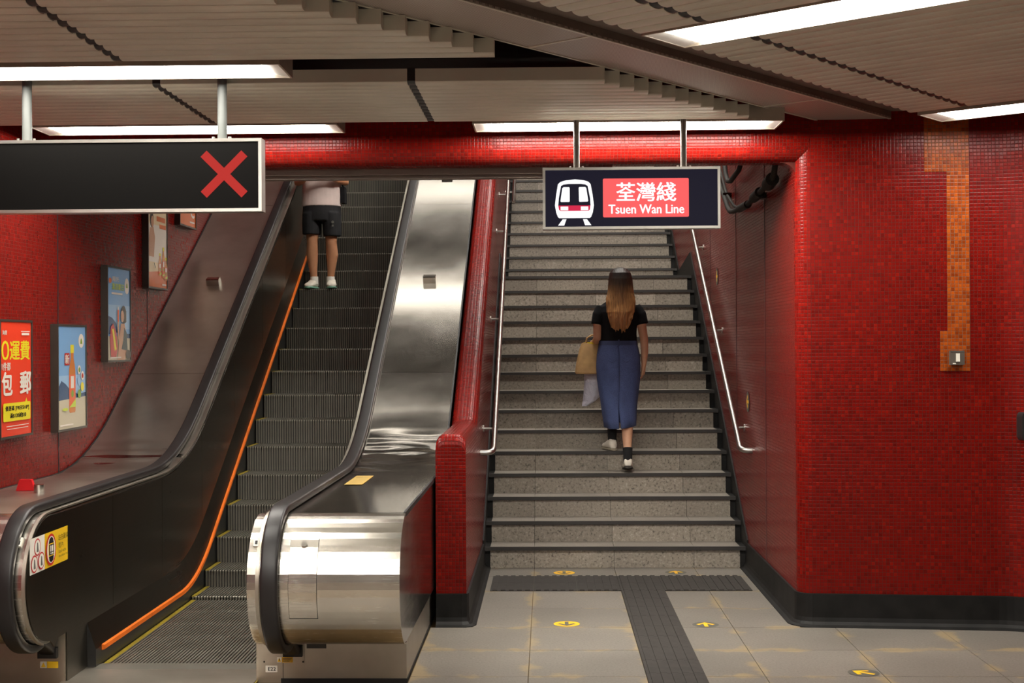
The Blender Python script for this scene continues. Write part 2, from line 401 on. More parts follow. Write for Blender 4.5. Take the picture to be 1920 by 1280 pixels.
# baseboards with a coved foot
def baseboard(path, name):
    pr = [(0, .2), (.014, .2), (.014, .055), (.020, .03), (.035, .013), (.058, .005), (.060, -.002)]
    n = len(path); mb = MB(); rows = []
    for i, p in enumerate(path):
        a = Vector(path[max(i - 1, 0)]); b = Vector(path[min(i + 1, n - 1)]); p = Vector(p)
        d0 = (p - a).normalized() if i else (b - p).normalized(); d1 = (b - p).normalized() if i < n - 1 else d0
        n0 = Vector((d0.y, -d0.x)); n1 = Vector((d1.y, -d1.x)); m = (n0 + n1).normalized(); k = 1 / max(.4, m.dot(n0))
        rows.append([(p.x + m.x * o * k, p.y + m.y * o * k, z) for o, z in pr])
    for r0, r1 in zip(rows, rows[1:]):
        for k in range(len(pr) - 1): mb.add([r0[k + 1], r1[k + 1], r1[k], r0[k]], [(0, 1, 2, 3)])
    return tag(mb.build(name, 'black_skirt', smooth=50), kind='structure')
baseboard(front_path[:-2], 'baseboard_right')
baseboard([(PX0, 8.628), (PX1 - .03, 8.628), (PX1 - .008, 8.636), (PX1, 8.658), (PX1, 10.87)], 'baseboard_parapet')

# ------------------------------------------------------------------ staircase
stairs = thing('staircase', (.52, 10.84, 0), 'grey speckled granite staircase with dark nosings climbing between red walls', 'stairs')
cuts = [STX0, GX, GX + PT, GX + 2 * PT, STX1]
for k in range(1, NSTEP + 1):
    y, z = nose(k); yn = nose(k + 1)[0] if k < NSTEP else y + 2.0; zb = (k - 1) * SR
    for a, b in zip(cuts, cuts[1:]):
        MB().box(a + .0015, b - .0015, y + .020, y + .040, zb, z - .024).build('riser_slab', 'riser_granite', stairs, smooth=0)
        MB().box(a + .0015, b - .0015, y + .022, yn + .036, z - .024, z).build('tread_slab', 'tread_granite', stairs, smooth=0)
    MB().box(STX0, STX1, y, y + .022, z - .026, z + .001).build('nosing', 'nosing_dark', stairs, smooth=0, bevel=.003)
def stringer(xa, xb):
    poly = [(SY0 + .01, -.0)]
    for k in range(1, NSTEP + 1):
        y, z = nose(k); poly += [(y + .03, z - SR), (y + .03, z - .002)]
    poly += [(21.8, NSTEP * SR - .002), (21.8, NSTEP * SR - 1.0), (nose(16)[0], nose(15)[1] - .6), (nose(15)[0], nose(15)[1] - .6)]
    m = MB(); m.prism(poly, lambda p, a: (a, p[0], p[1]), xa, xb); m.build('stringer', 'black_skirt', stairs, smooth=0)
    for k in range(1, NSTEP + 1):
        y, z = nose(k); MB().box(xa, xb, y + .006, y + .03, z - .03, z - .001).build('nosing_end', 'nosing_dark', stairs, smooth=0)
stringer(PX1, STX0); stringer(STX1, WALLX)
def side_skirt(x0, x1):
    h = .13; y1, z1 = nose(1); y15, z15 = nose(15); y16, z16 = nose(16); yE, zE = nose(NSTEP)
    poly = [(y1 - .05, .0), (y1 - .05, z1 + .06), (y15 + .15, z15 + h + .13), (y16 - .22, z15 + h), (y16 - .1, z15 + h + .05), (yE, zE + h), (yE, zE - .3), (y16, z16 - .4), (y15, z15 - .4)]
    m = MB(); m.prism(poly, lambda p, a: (a, p[0], p[1]), x0, x1); m.build('side_skirting', 'black_skirt', stairs, smooth=0)
side_skirt(WALLX - .012, WALLX - .0005); side_skirt(PX1 + .0005, PX1 + .012)

# ------------------------------------------------------------------ ceiling of slats, lamps, beam
cl = MB(); cl.box(LWX, 6.6, 4.3, 8.9, 3.42, 3.5); ceil = tag(cl.build('ceiling', 'ceiling_dark'), kind='structure')
MB().box(LWX, 6.6, -7, 4.3, 3.18, 3.5).build('ceiling_panel', 'ceiling_plain', ceil, smooth=0)
SP = [(-.043, .075), (-.043, .012)] + [(-.043 * math.cos(math.radians(q)), .014 - .014 * math.sin(math.radians(q)) ** .8) for q in (15, 35, 60, 90, 120, 145, 165)] + [(.043, .012), (.043, .075)]
def slat(p0, p1, z=3.048, joint=False):
    p0, p1 = Vector(p0), Vector(p1); d = (p1 - p0); L_ = d.length; d.normalize(); n = Vector((-d.y, d.x))
    if L_ < .06 and not joint: return
    m = MB(); m.prism(SP, lambda p, a: (p0.x + d.x * a + n.x * p[0], p0.y + d.y * a + n.y * p[0], z + p[1]), 0, L_)
    m.build('slat_joint' if joint else 'slat', 'rubber_black' if joint else 'slat_paint', ceil, smooth=50)
def xend(y): return -.257 + .78 * (y - 6.216)
GAPS = {2: [LWX, -1.945, 3.0], 1: [LWX, -1.945, -.669, 3.0]}
def left_slat(y, xa, xb, g):
    for a, b in zip(GAPS[g], GAPS[g][1:]):
        a2, b2 = max(a + .02, xa), min(b - .02, xb)
        if b2 - a2 > .06:
            slat((a2, y), (b2, y))
            if b2 + .04 < xb: slat((b2, y), (b2 + .04, y), 3.0515, True)
for i in range(19):
    y = 6.25 - .113 * i; left_slat(y, LWX + .03, xend(y), 2)
for i in range(12):
    y = 6.92 + .1020 * i; left_slat(y, LWX + .03, xend(y), 1)
BD, BP = Vector((.625, .7806)), Vector((.7806, -.625))       # along the beam, across it
def st(s, t): return BD * s + BP * t
TG = [-3.35, -3.014, -1.738, -.462, .814, 2.0]
for i in range(32):
    s = 4.775 - .1015 * i if i < 9 else 5.225 + .1010 * (i - 9)
    for a, b in zip(TG, TG[1:]):
        slat(st(s, a + .02), st(s, b - .02))
        if b < 1.9: slat(st(s, b - .02), st(s, b + .02), 3.0515, True)
# beam
beam = thing('ceiling_beam', (0, 6.5, 3.13), 'perforated steel beam running diagonally across the slatted ceiling', 'beam')
def beam_poly(t0, t1, s0, s1, zlo, zhi, name, m):
    def cut(t, s):
        p = st(s, t)
        if p.y > 8.61: p = st((8.61 + .625 * t) / .7806, t)
        return p
    pts = [cut(t0, s0), cut(t1, s0), cut(t1, s1), cut(t0, s1)]
    mb = MB(); mb.prism([(p.x, p.y) for p in pts], lambda p, a: (p[0], p[1], a), zlo, zhi); return mb.build(name, m, beam, smooth=0)
beam_poly(-4.086, -3.708, 2.6, 12, 3.136, 3.42, 'beam_casing', 'soffit_brown')
for a, b in ((2.6, 4.958), (4.972, 7.11), (7.124, 12)): beam_poly(-4.084, -3.71, a, b, 3.126, 3.136, 'perforated_panel', 'beam_metal')
for t_ in (-4.086, -3.722): beam_poly(t_, t_ + .014, 2.6, 12, 3.1225, 3.127, 'edge_trim', 'slat_paint')
for s_ in (4.957, 7.109): beam_poly(-4.07, -3.723, s_, s_ + .016, 3.1225, 3.127, 'cross_trim', 'slat_paint')
beam_poly(-3.707, -3.38, 2.6, 12, 3.17, 3.42, 'recess_panel', 'soffit_brown')
# fluorescent lights: one mesh set, shared
LL, LW, LZ = 1.83, .335, 3.05
def local(mb, name, mats, root, smooth=0):
    o = mb.build(name, mats, None, smooth); o.parent = root; return o
h = LL / 2; wd = LW / 2; FIX = {}
def light(cx, cy, ang, label, group=None, z=LZ, tilt=0, em='diffuser'):
    r = thing('fluorescent_light', (cx, cy, z), label, 'ceiling light', group); r.rotation_euler = (tilt, 0, ang)
    if em not in FIX:
        m = MB(); m.box(-h, h, -wd, -wd + .010, 0, .085); m.box(-h, h, wd - .010, wd, 0, .085); m.box(-h, h, -wd, wd, .085, .097); m.box(-h, -h + .010, -wd + .010, wd - .010, 0, .085); m.box(h - .010, h, -wd + .010, wd - .010, 0, .085)
        a = local(m, 'housing', 'fixture_paint', r)
        for sg in (-1, 1):
            m = MB(); m.add([(sg * (h - .010), -wd + .012, .002), (sg * (h - .010), wd - .012, .002), (sg * (h - .12), wd - .012, .022), (sg * (h - .12), -wd + .012, .022)], [(0, 1, 2, 3)])
            b = (local(m, 'end_reflector', 'fixture_white', r).data,) + (() if sg < 0 else b)
        m = MB(); m.box(-h + .10, h - .10, -wd + .011, wd - .011, .006, .024)
        c = local(m, 'diffuser', em, r)
        FIX[em] = (a.data, b[0], b[1], c.data)
    else:
        for nm, d in zip(('housing', 'end_reflector', 'end_reflector', 'diffuser'), FIX[em]):
            o = bpy.data.objects.new(nm, d); COL.objects.link(o); o.parent = r
    return r
G = 'fluorescent strip lights in the slatted ceiling'
light(-2.145, 6.545, 0, 'fluorescent ceiling light directly above the red cross sign', G)
light(-2.145, 4.79, 0, 'fluorescent ceiling light further back in the hall', 'hall lights behind the camera', em='diffuser_wall')
light(-2.145, 3.035, 0, 'fluorescent ceiling light further back in the hall', 'hall lights behind the camera', em='diffuser_wall')
light(-2.145, 8.30, 0, 'fluorescent ceiling light against the red lintel above the escalator', G, em='diffuser_mid')
light(.481, 8.315, 0, 'fluorescent ceiling light against the red lintel above the stairs', G, em='diffuser_wall')
AR = math.atan2(-.625, .7806)
for s, t, lab in ((5.0, -2.437, 'angled fluorescent light nearest the camera, right of the steel beam'), (7.745, -2.425, 'angled fluorescent light above the plain red wall on the right')):
    p = st(s, t); light(p.x, p.y, AR, lab, G)
for s, t in ((2.25, -2.0), (2.25, .65), (-.5, -2.0), (-.5, .65)):
    p = st(s, t); light(p.x, p.y, AR, 'fluorescent ceiling light further back in the hall', 'hall lights behind the camera', em='diffuser_mid')
for yy in (11.9, 14.76, 17.65):
    zz = 3.5 + (yy - 9) * .577 - .10
    light(-1.6, yy, 0, 'fluorescent light on the sloped ceiling over the escalator', 'lights over the escalator', zz, math.radians(30), 'diffuser_esc')
    light(.5, yy, 0, 'fluorescent light on the sloped ceiling over the stairs', 'lights over the stairs', zz, math.radians(30), 'diffuser_up')

# ------------------------------------------------------------------ escalator
esc = thing('escalator', (-1.99, 7.22, 0), 'escalator with brushed steel decks, black handrails and orange side brushes', 'escalator')
YC, ZC, NR = 6.935, .585, .325
YE = 17.8
def topline(y0, y1, n=40): return [(y0 + (y1 - y0) * k / n, zt(y0 + (y1 - y0) * k / n)) for k in range(n + 1)]
def arcp(r, a0, a1, n=18): return [(YC + r * math.cos(math.radians(a0 + (a1 - a0) * k / n)), ZC + r * math.sin(math.radians(a0 + (a1 - a0) * k / n))) for k in range(n + 1)]
XYZ = lambda p, a: (a, p[0], p[1])
from mathutils import noise as mnoise
def half(xi, xo, side):
    lo, hi = min(xi, xo), max(xi, xo)
    # solid core
    e = .006
    core = arcp(NR - e, 270, 90) + [(y, z - e) for y, z in topline(YC + .02, YE, 60)] + [(YE, zs(YE) + .2)] + [(y, zs(y) + .22) for y in (14, 12, 10.6, 10.2, 9.9, 9.6, 9.3)]
    MB().prism(core, XYZ, lo + .002, hi - .002).build('balustrade_core', 'side_steel', esc, smooth=25)
    MB().prism(arcp(NR, 272, 90, 28) + arcp(NR - .005, 90, 272, 28), XYZ, lo - (.046 if side > 0 else 0), hi).build('newel_drum', 'drum_steel', esc, smooth=25)
    # decking sheets, the lower one dented at the bend
    for a, b, ny in ((YC, 10.72, 140), (10.7225, 13.5, 6), (13.5025, YE, 6)):
        m = MB(); nx = 26; vs = []; fs = []
        for j in range(ny + 1):
            y = a + (b - a) * j / ny; wn = math.exp(-((y - 9.55) / .36) ** 2) if a < 8 else 0
            for i in range(nx + 1):
                x = lo + (hi - lo) * i / nx
                d = wn * (.018 * mnoise.noise(Vector((x * 3.2, y * 4.5, 3 + side))) + .017 * mnoise.noise(Vector((x * 1.0, y * 11, 9 + side))))
                vs.append((x, y, zt(y) + d + .0005))
        for j in range(ny):
            for i in range(nx):
                q = j * (nx + 1) + i; fs.append((q, q + 1, q + nx + 2, q + nx + 1))
        m.add(vs, fs); m.build('deck_panel', 'deck_steel' if side > 0 else 'deck_steel_dull', esc, smooth=60)
    R = []
    for p in topline(YC, YE, 70): R.append([(xo + (-.012 if side > 0 else .012) * q, p[0], p[1] + r_) for q, r_ in ((0, -.02), (1, -.02), (1, .004), (0, .004))])
    MB().rings(R).build('edge_gasket', 'rubber_black', esc, smooth=0)
    # inner panels in lengths
    sg = 1 if side < 0 else -1         # towards the steps
    cutsy = [7.95, 8.98, 10.02, 11.1, 12.2, 13.3, 14.4, 15.5, 16.6, YE]
    x0, x1 = sorted((xi, xi + sg * .006))
    rr = NR - .012
    first = [(7.95 - .003, .262), (7.95 - .003, .91 - .02)] + arcp(rr, 90, 270, 20) + [(YC + .06, .225), (7.05, .262)]
    MB().prism(first, XYZ, x0, x1).build('inner_panel', 'inner_panel_steel', esc, smooth=25)
    for a, b in zip(cutsy, cutsy[1:]):
        ya = [a + .003 + (b - a - .006) * k / 10 for k in range(11)]
        MB().prism([(y, zs(y) + .262) for y in ya] + [(y, zt(y) - .02) for y in reversed(ya)], XYZ, x0, x1).build('inner_panel', 'inner_panel_steel', esc, smooth=25)
    # skirt, black lower band, brush
    xs = xi + sg * (.052 if side < 0 else .115)
    MB().box(min(xi, xi + sg * .004), max(xi, xi + sg * .004), 7.19 if side < 0 else 7.24, 9.7, -.01, .262).build('lower_panel', 'inner_panel_steel', esc, smooth=0)
    yy = [7.5 + .1 * k for k in range(37)] + [11.2 + .6 * k for k in range(12)]
    m = MB(); m2 = MB(); m3 = MB()
    for a, b in zip(yy, yy[1:]):
        za, zb = zs(a), zs(b)
        m.add([(xi, a, za + .258), (xi, b, zb + .258), (xs, b, zb + .10), (xs, a, za + .10)], [(0, 1, 2, 3)])
        m2.add([(xs, a, za + .10), (xs, b, zb + .10), (xs, b, zb - .25), (xs, a, za - .25)], [(0, 1, 2, 3)])
        if a >= 7.55:
            xa, xb = xs, xs + sg * .016
            if a < 7.65: m3.add([(xa, a, za + .108), (xb, a, za + .104), (xb, a, za + .080), (xa, a, za + .076)], [(0, 1, 2, 3)])
            for p, q in (((xa, .108), (xb, .104)), ((xb, .104), (xb, .080)), ((xb, .080), (xa, .076))):
                m3.add([(p[0], a, za + p[1]), (p[0], b, zb + p[1]), (q[0], b, zb + q[1]), (q[0], a, za + q[1])], [(0, 1, 2, 3)])
    m2.add([(xi, 7.5, .258), (xs, 7.5, .10), (xs, 7.5, -.02), (xi, 7.5, -.02)], [(0, 1, 2, 3)])
    m.build('skirt_panel', 'inner_panel_steel', esc); m2.build('lower_skirt', 'skirt_black', esc); tag(m3.build('skirt_brush', 'brush_orange', esc), 'orange safety brush along the skirt')
    # handrail
    xh = -2.61 if side < 0 else -1.335
    path = [(7.24, .155), (7.16, .165)] + arcp(NR + .030, 285, 90, 26) + [(y, z + .030) for y, z in topline(YC + .1, 9.0, 4)] + [(y, z + .030) for y, z in topline(9.05, 10.3, 16)] + [(11, zt(11) + .030), (14, zt(14) + .030), (YE, zt(YE) + .030)]
    sec = []
    for cx, cy, t0 in ((.028, -.014, -90), (.028, .006, 0), (-.028, .006, 90), (-.028, -.014, 180)):
        sec += [(cx + .014 * math.cos(math.radians(t0 + q * 30)), cy + .012 * math.sin(math.radians(t0 + q * 30))) for q in range(4)]
    R = []
    for i, p in enumerate(path):
        a = Vector(path[max(0, i - 1)]); b = Vector(path[min(len(path) - 1, i + 1)]); d = (b - a).normalized(); n = Vector((-d.y, d.x))
        R.append([(xh + u, p[0] + n.x * v, p[1] + n.y * v) for u, v in sec])
    MB().rings(R).build('handrail', 'handrail_rubber', esc, smooth=50)
    # bright guide strip beside the handrail, on the step side
    gx0, gx1 = sorted((xi + sg * .004, xi - sg * .013)); R = []
    gp = arcp(NR + .003, 255, 90, 24) + [(y, z + .004) for y, z in topline(YC + .1, 9.0, 4)] + [(y, z + .004) for y, z in topline(9.05, 10.3, 16)] + [(11, zt(11) + .004), (14, zt(14) + .004), (YE, zt(YE) + .004)]
    for i, p in enumerate(gp):
        a = Vector(gp[max(0, i - 1)]); b = Vector(gp[min(len(gp) - 1, i + 1)]); d = (b - a).normalized(); n = Vector((-d.y, d.x))
        R.append([(gx0, p[0] - n.x * .004, p[1] - n.y * .004), (gx1, p[0] - n.x * .004, p[1] - n.y * .004), (gx1, p[0] + n.x * .005, p[1] + n.y * .005), (gx0, p[0] + n.x * .005, p[1] + n.y * .005)])
    MB().rings(R).build('guide_strip', 'base_steel', esc, smooth=30)
half(-1.40, -.712, 1); half(-2.52, LWX + .004, -1)
MB().prism(arcp(NR - .006, 268, 90, 24) + [(7.5, .905), (7.5, .262), (7.0, .262)], XYZ, -1.444, -1.402).build('newel_cheek', 'inner_panel_steel', esc, smooth=25)
rb = MB().box(-1.53, -.742, 7.22, 9.6, -.012, .262).build('newel_base', 'base_steel', esc, smooth=0, bevel=.004)
lb = MB().box(LWX + .004, -2.523, 7.18, 9.6, -.012, .262).build('newel_base', 'base_steel', esc, smooth=0, bevel=.004)
MB().box(-1.40, -.738, 7.214, 9.4, -.012, .012).build('kick_strip', 'rubber_black', esc, smooth=0)
# cover plate, vent, labels, lock
cp = MB().box(-1.492, -1.276, 7.214, 7.22, .093, .222).build('cover_plate', 'base_steel', esc, smooth=0)
for x in (-1.487, -1.283):
    for z in (.100, .215): MB().cyl((x, 7.214, z), (x, 7.211, z), .005, 8).build('screw', 'screw_dark', cp)
MB().box(-1.265, -1.162, 7.2175, 7.2205, .168, .202).build('vent_slot', 'frame_dark', rb, smooth=0)
for x, z in ((-1.02, .19), (-1.02, .14), (-1.42, .06)): pass
MB().box(-1.391, -1.388, 7.2188, 7.2205, 0, .092).build('panel_joint', 'rubber_black', rb, smooth=0)
MB().cyl((-1.43, 7.217, .17), (-1.24, 7.217, .17), .001, 6)
MB().box(-1.385, -1.285, 7.19, 7.222, .13, .185).build('handrail_inlet', 'rubber_black', esc, smooth=0, bevel=.02)
MB().box(-2.66, -2.56, 7.15, 7.182, .13, .185).build('handrail_inlet', 'rubber_black', esc, smooth=0, bevel=.02)
plain('print_white', srgb(232, 228, 215), .5, var=0); plain('print_black', srgb(22, 20, 20), .5, var=0); plain('print_yellow', srgb(235, 190, 30), .5, var=0)
plain('print_red', srgb(200, 30, 28), .5, var=0); plain('print_grey', srgb(96, 96, 90), .5, var=0)
p = Print((-1.42, 7.2138, .096), (1, 0, 0), (0, 0, 1)); p.rect(0, .024, 0, .028, 'print_white'); p.rect(.025, .083, 0, .028, 'print_yellow'); p.poly([(.002, .003), (.022, .003), (.012, .025)], 'print_yellow'); p.poly([(.011, .008), (.013, .008), (.0145, .02), (.0095, .02)], 'print_black')
for k in range(3): p.rect(.030, .078 - .006 * k, .019 - .007 * k, .022 - .007 * k, 'print_grey')
p.build('warning_sticker', cp)
p = Print((-1.482, 7.2198, .044), (1, 0, 0), (0, 0, 1)); p.rect(0, .062, 0, .034, 'print_white'); p.text('E22', .014, .008, .054, .026, 'print_black', .03); p.build('number_plate', rb)
p = Print((-2.655, 7.178, .075), (1, 0, 0), (0, 0, 1)); p.rect(0, .034, 0, .034, 'print_white'); p.rect(.036, .095, 0, .034, 'print_yellow'); p.poly([(.004, .004), (.030, .004), (.017, .03)], 'print_yellow'); p.build('warning_sticker', lb)
def drum_plate(x0, x1, z0, z1, t, name, m, parent=esc):
    a0, a1 = (180 - math.degrees(math.asin((z - ZC) / NR)) for z in (z0, z1))
    return MB().prism(arcp(NR + t, a0, a1, 10) + arcp(NR - .001, a1, a0, 10), XYZ, x0, x1).build(name, m, parent, smooth=30)
drum_plate(-1.2475, -1.1085, .436, .834, .0012, 'hatch_gap', 'rubber_black')
ah = drum_plate(-1.2455, -1.1105, .441, .838, .0035, 'access_hatch', 'drum_steel')
a = math.radians(180 - math.degrees(math.asin((.784 - ZC) / NR))); q = lambda r: (-1.178, YC + r * math.cos(a), ZC + r * math.sin(a))
MB().cyl(q(NR), q(NR + .014), .015, 16).build('lock', 'trim_steel', ah)
for x0 in (-1.425, -2.585):
    sp = drum_plate(x0, x0 + .026, .778, .815, .010, 'stop_label', 'print_white'); drum_plate(x0 + .007, x0 + .019, .785, .80, .0115, 'label_mark', 'print_black', sp)
# yellow sticker on the deck
plain('pale_yellow', srgb(176, 146, 76), .5, var=0); p = Print((0, 0, .9135), (1, 0, 0), (0, 1, 0)); p.poly([(-1.225, 8.30), (-1.115, 8.30), (-1.115, 8.86), (-1.225, 8.86)], 'pale_yellow')
for k in range(3): p.rect(-1.21, -1.13, 8.43 + .14 * k, 8.445 + .14 * k, 'print_grey')
p.build('deck_sticker', esc)
for x, y in ((-1.02, 12.07), (-2.91, 12.05), (-1.01, 14.12), (-2.91, 14.12), (-1.01, 16.1)):
    m = MB(); c = Vector((x, y, zt(y))); u = Vector((0, .869, .494)); n = Vector((0, -.494, .869))
    pr = [(-.045, 0), (-.040, .055), (-.030, .062), (.03, .05), (.045, 0)]
    m.prism(pr, lambda p, a_: tuple(c + u * p[0] + n * p[1] + Vector((a_, 0, 0))), -.055, .055); m.build('anti_slide_block', 'trim_steel', esc, smooth=0, bevel=.006)
# safety sign on the left inner panel
p = Print((-2.513, 6.66, .641), (0, 1, 0), (0, 0, 1)); W_, H_ = .53, .176
p.rect(0, .20, 0, H_, 'print_white'); p.rect(.20, W_, 0, H_, 'print_yellow')
for a_, b_ in ((.10, .125), (.055, .048), (.145, .052)):
    p.disc(a_, b_, .043, 'print_red', .043); p.disc(a_, b_, .036, 'print_white', .036); p.poly([(a_ - .012, b_ - .024), (a_ + .014, b_ - .024), (a_ + .006, b_ + .02), (a_ - .006, b_ + .024)], 'print_grey')
p.disc(.275, .088, .070, 'print_red', .080); p.disc(.275, .088, .058, 'print_white', .068)
p.poly([(.238, .115), (.312, .115), (.30, .143), (.275, .152), (.25, .143)], 'print_black'); p.poly([(.238, .06), (.25, .032), (.275, .024), (.30, .032), (.312, .06)], 'print_black')
p.rect(.237, .313, .056, .120, 'print_yellow'); p.rect(.242, .308, .061, .115, 'print_black')
for a_ in (.256, .278): p.rect(a_, a_ + .016, .078, .110, 'print_white', .006); p.rect(a_ + .001, a_ + .015, .065, .075, 'print_white', .003)
p.text('站在黃線', .365, .118, .505, .150, 'print_black'); p.text('框內', .365, .080, .435, .110, 'print_black')
p.text('Stand within', .365, .055, .475, .072, 'print_black'); p.text('the yellow lines', .365, .030, .505, .047, 'print_black')
p.build('safety_sign', esc)
# landing plate and comb
MB().box(-2.545, -1.53, 6.62, 7.50, -.012, .005).build('landing_plate', 'base_steel', esc, smooth=0)
cm = MB(); cm.prism([(7.45, .0052), (7.56, .0052), (7.61, .001), (7.61, -.01), (7.45, -.01)], XYZ, -2.468, -1.515); cm.build('comb_plate', 'step_metal', esc, smooth=0)
# steps
SX0, SX1 = -2.462, -1.521
stp = MB(); stp.cur = 0
SW = SX1 - SX0
Lr = [(.0, -.215), (.0, -.012), (.014, -.012), (.014, -.215)]; Lt = [(.0, -.012), (.0, -.004), (.004, -.0), (.40, -.0), (.40, -.012)]
stp.box(0, SW, .008, .40, -.03, -.009); stp.box(0, SW, .008, .03, -.215, -.009)
stp.cur = 1; nr = 47; pitch = SW / nr
for k in range(nr):
    for stp.cur, L_ in ((1, Lt), (3, Lr)): stp.prism(L_, lambda p, a_: (a_, p[0], p[1]), k * pitch + .004, k * pitch + pitch - .0035)
stp.cur = 2; stp.box(.0, .03, .002, .40, -.006, .0012); stp.box(SW - .03, SW, .002, .40, -.006, .0012)
first_step = None
def step_at(y):
    global first_step
    if first_step is None:
        first_step = stp.build('step', ['step_groove', 'step_metal', 'yellow_edge', 'step_riser_shaded'], None, smooth=0); first_step.parent = esc; o = first_step
    else: o = share('step', first_step, esc)
    o.location = (SX0 - esc.location.x, y - esc.location.y, zs(y) - esc.location.z)
y = 10.594; SP_ = [y]
while y < 17.2: y += .40 * .869; SP_.append(y)
y = 10.594
while y > 7.3:
    t = y; a = 0
    while a < .40: dy = .002; a += math.hypot(dy, zs(t) - zs(t - dy)); t -= dy
    y = t; SP_.append(y)
for y in sorted(SP_): step_at(y)
# stop button on the left deck
sb = thing('emergency_stop', (-3.0, 8.0, .912), 'red emergency stop marker and steel knob on the left escalator deck', 'stop button')
plain('stop_red', srgb(205, 22, 30), .35)
MB().prism([(-.055, 0), (.055, 0), (.035, .065), (-.035, .065)], lambda p, a_: (-3.05 + p[0], 8.02 + a_, .912 + p[1]), 0, .03).build('red_marker', 'stop_red', sb, smooth=0, bevel=.003)
MB().cyl((-2.935, 7.93, .912), (-2.935, 7.93, .957), .03, 18).build('knob', 'trim_steel', sb)

# ------------------------------------------------------------------ tactile paving and floor stickers
tac = thing('tactile_paving', (.67, 10.0, 0), 'dark ribbed tactile paving strip forming a T before the stairs', 'tactile paving')
TP = .3095
tm = MB(); tm.box(.0006, TP - .0006, .0006, TP - .0006, 0, .004)
for k in range(5): tm.box(.018 + k * .058, .018 + k * .058 + .034, .001, TP - .001, .004, .009)
tproto = tm.build('tactile_plate', 'tactile_rubber', None, smooth=0); tproto.parent = tac; tproto.location = (-.416 - .67, 9.836 - 10.0, .0006)
for i in range(6):
    for j in range(2):
        if (i, j) != (0, 0): share('tactile_plate', tproto, tac, (-.416 + i * TP - .67, 9.836 + j * TP - 10.0, .0006))
for j in range(14): share('tactile_plate', tproto, tac, (.515 - .67, 9.836 - (j + 1) * TP - 10.0, .0006))
plain('sticker_yellow', srgb(240, 186, 24), .45, var=0); plain('sticker_grey', srgb(84, 84, 78), .5, var=0)
def floor_sticker(x, y, ang, yellow, label):
    o = thing('floor_sticker', (x, y, .001), label, 'sticker', 'round arrow stickers on the floor')
    ca, sa = math.cos(ang), math.sin(ang)
    p = Print((x, y, .0011), (ca, sa, 0), (-sa, ca, 0), .0004)
    p.disc(0, 0, .082, 'sticker_yellow' if yellow else 'sticker_grey', n=32)
    m = 'sticker_grey' if yellow else 'sticker_yellow'
    p.rect(-.012, .012, -.062, .05, m); p.poly([(0, .066), (-.058, .005), (-.042, -.012), (0, .034), (.042, -.012), (.058, .005)], m)
    p.build('sticker_print', o)
floor_sticker(.112, 8.681, math.pi, True, 'yellow round sticker with grey down arrow in the middle of the floor')
floor_sticker(.975, 8.655, 0, False, 'grey round sticker with yellow up arrow right of the tactile strip')
floor_sticker(.12, 10.62, math.pi, True, 'yellow round sticker with grey arrow at the foot of the stairs')
floor_sticker(.973, 10.63, 0, False, 'grey round sticker with yellow arrow at the foot of the stairs')
floor_sticker(1.666, 7.396, math.radians(52), False, 'grey round sticker with yellow slanting arrow before the right wall')

# ------------------------------------------------------------------ stair handrails
def rail(x, wx, pts, br, label):
    o = thing('stair_handrail', (x, pts[1][0], pts[1][1]), label, 'handrail', 'steel handrails along the stairs')
    pp = []
    if pts[0] is not None:       # return to the wall with a rounded corner
        y, z = pts[0]; sgn = 1 if wx > x else -1
        pp = [(wx, y, z), (x + sgn * .05, y, z)] + [(x + sgn * .05 * (1 - math.sin(math.radians(q))), y + .05 * (1 - math.cos(math.radians(q))), z + .05 * (1 - math.cos(math.radians(q))) * .45) for q in (30, 60, 90)]
    pp += [(x, y, z) for y, z in pts[1:]]
    MB().tube(pp, .021, 14).build('rail', 'rail_steel', o, smooth=60)
    for y, z in br:
        sgn = 1 if wx > x else -1
        m = MB(); m.tube([(x, y, z - .018), (x, y, z - .055), (x + sgn * .03, y, z - .07), (wx, y, z - .07)], .008, 8); m.cyl((wx, y, z - .07), (wx - sgn * .008, y, z - .07), .028, 14)
        m.build('bracket', 'rail_steel', o, smooth=50)
line = lambda y: .955 + .5755 * (y - 10.60)
rail(1.465, WALLX, [(10.56, .935), (10.70, line(10.70)), (14.95, line(14.95))], [(y, line(y)) for y in (10.95, 12.3, 13.75)], 'steel handrail on the right red wall of the stairs')
rail(-.412, PX1, [(10.50, .93), (10.64, line(10.64)), (15.05, line(15.05))], [(y, line(y)) for y in (10.95, 12.5, 14.1, 14.9)], 'long steel handrail on the parapet left of the stairs')
l2 = lambda y: 3.54 + .585 * (y - 17.0)
rail(-.40, PX1, [None, (16.9, l2(16.9)), (19.5, l2(19.5))], [(17.3, l2(17.3)), (18.8, l2(18.8))], 'short upper steel handrail beyond the landing on the parapet')

# ------------------------------------------------------------------ hanging signs
s1 = thing('hanging_sign', (-2.1, 6.845, 2.594), 'long black hanging sign with a red cross above the escalator', 'sign')
def sign_box(root, x0, x1, y0, y1, z0, z1, fw, m='sign_black'):
    fr = MB(); fr.box(x0, x1, y0, y1, z1 - fw, z1); fr.box(x0, x1, y0, y1, z0, z0 + fw); fr.box(x0, x0 + fw, y0, y1, z0 + fw, z1 - fw); fr.box(x1 - fw, x1, y0, y1, z0 + fw, z1 - fw)
    fr.build('frame', 'frame_steel', root, smooth=0, bevel=.002)
    return MB().box(x0 + fw, x1 - fw, y0 + .006, y1 - .004, z0 + fw, z1 - fw).build('face_panel', m, root, smooth=0)
f1 = sign_box(s1, -2.80, -1.403, 6.80, 6.89, 2.413, 2.774, .016)
c = Print((-1.590, 6.8055, 2.598), (1, 0, 0), (0, 0, 1), .0003)
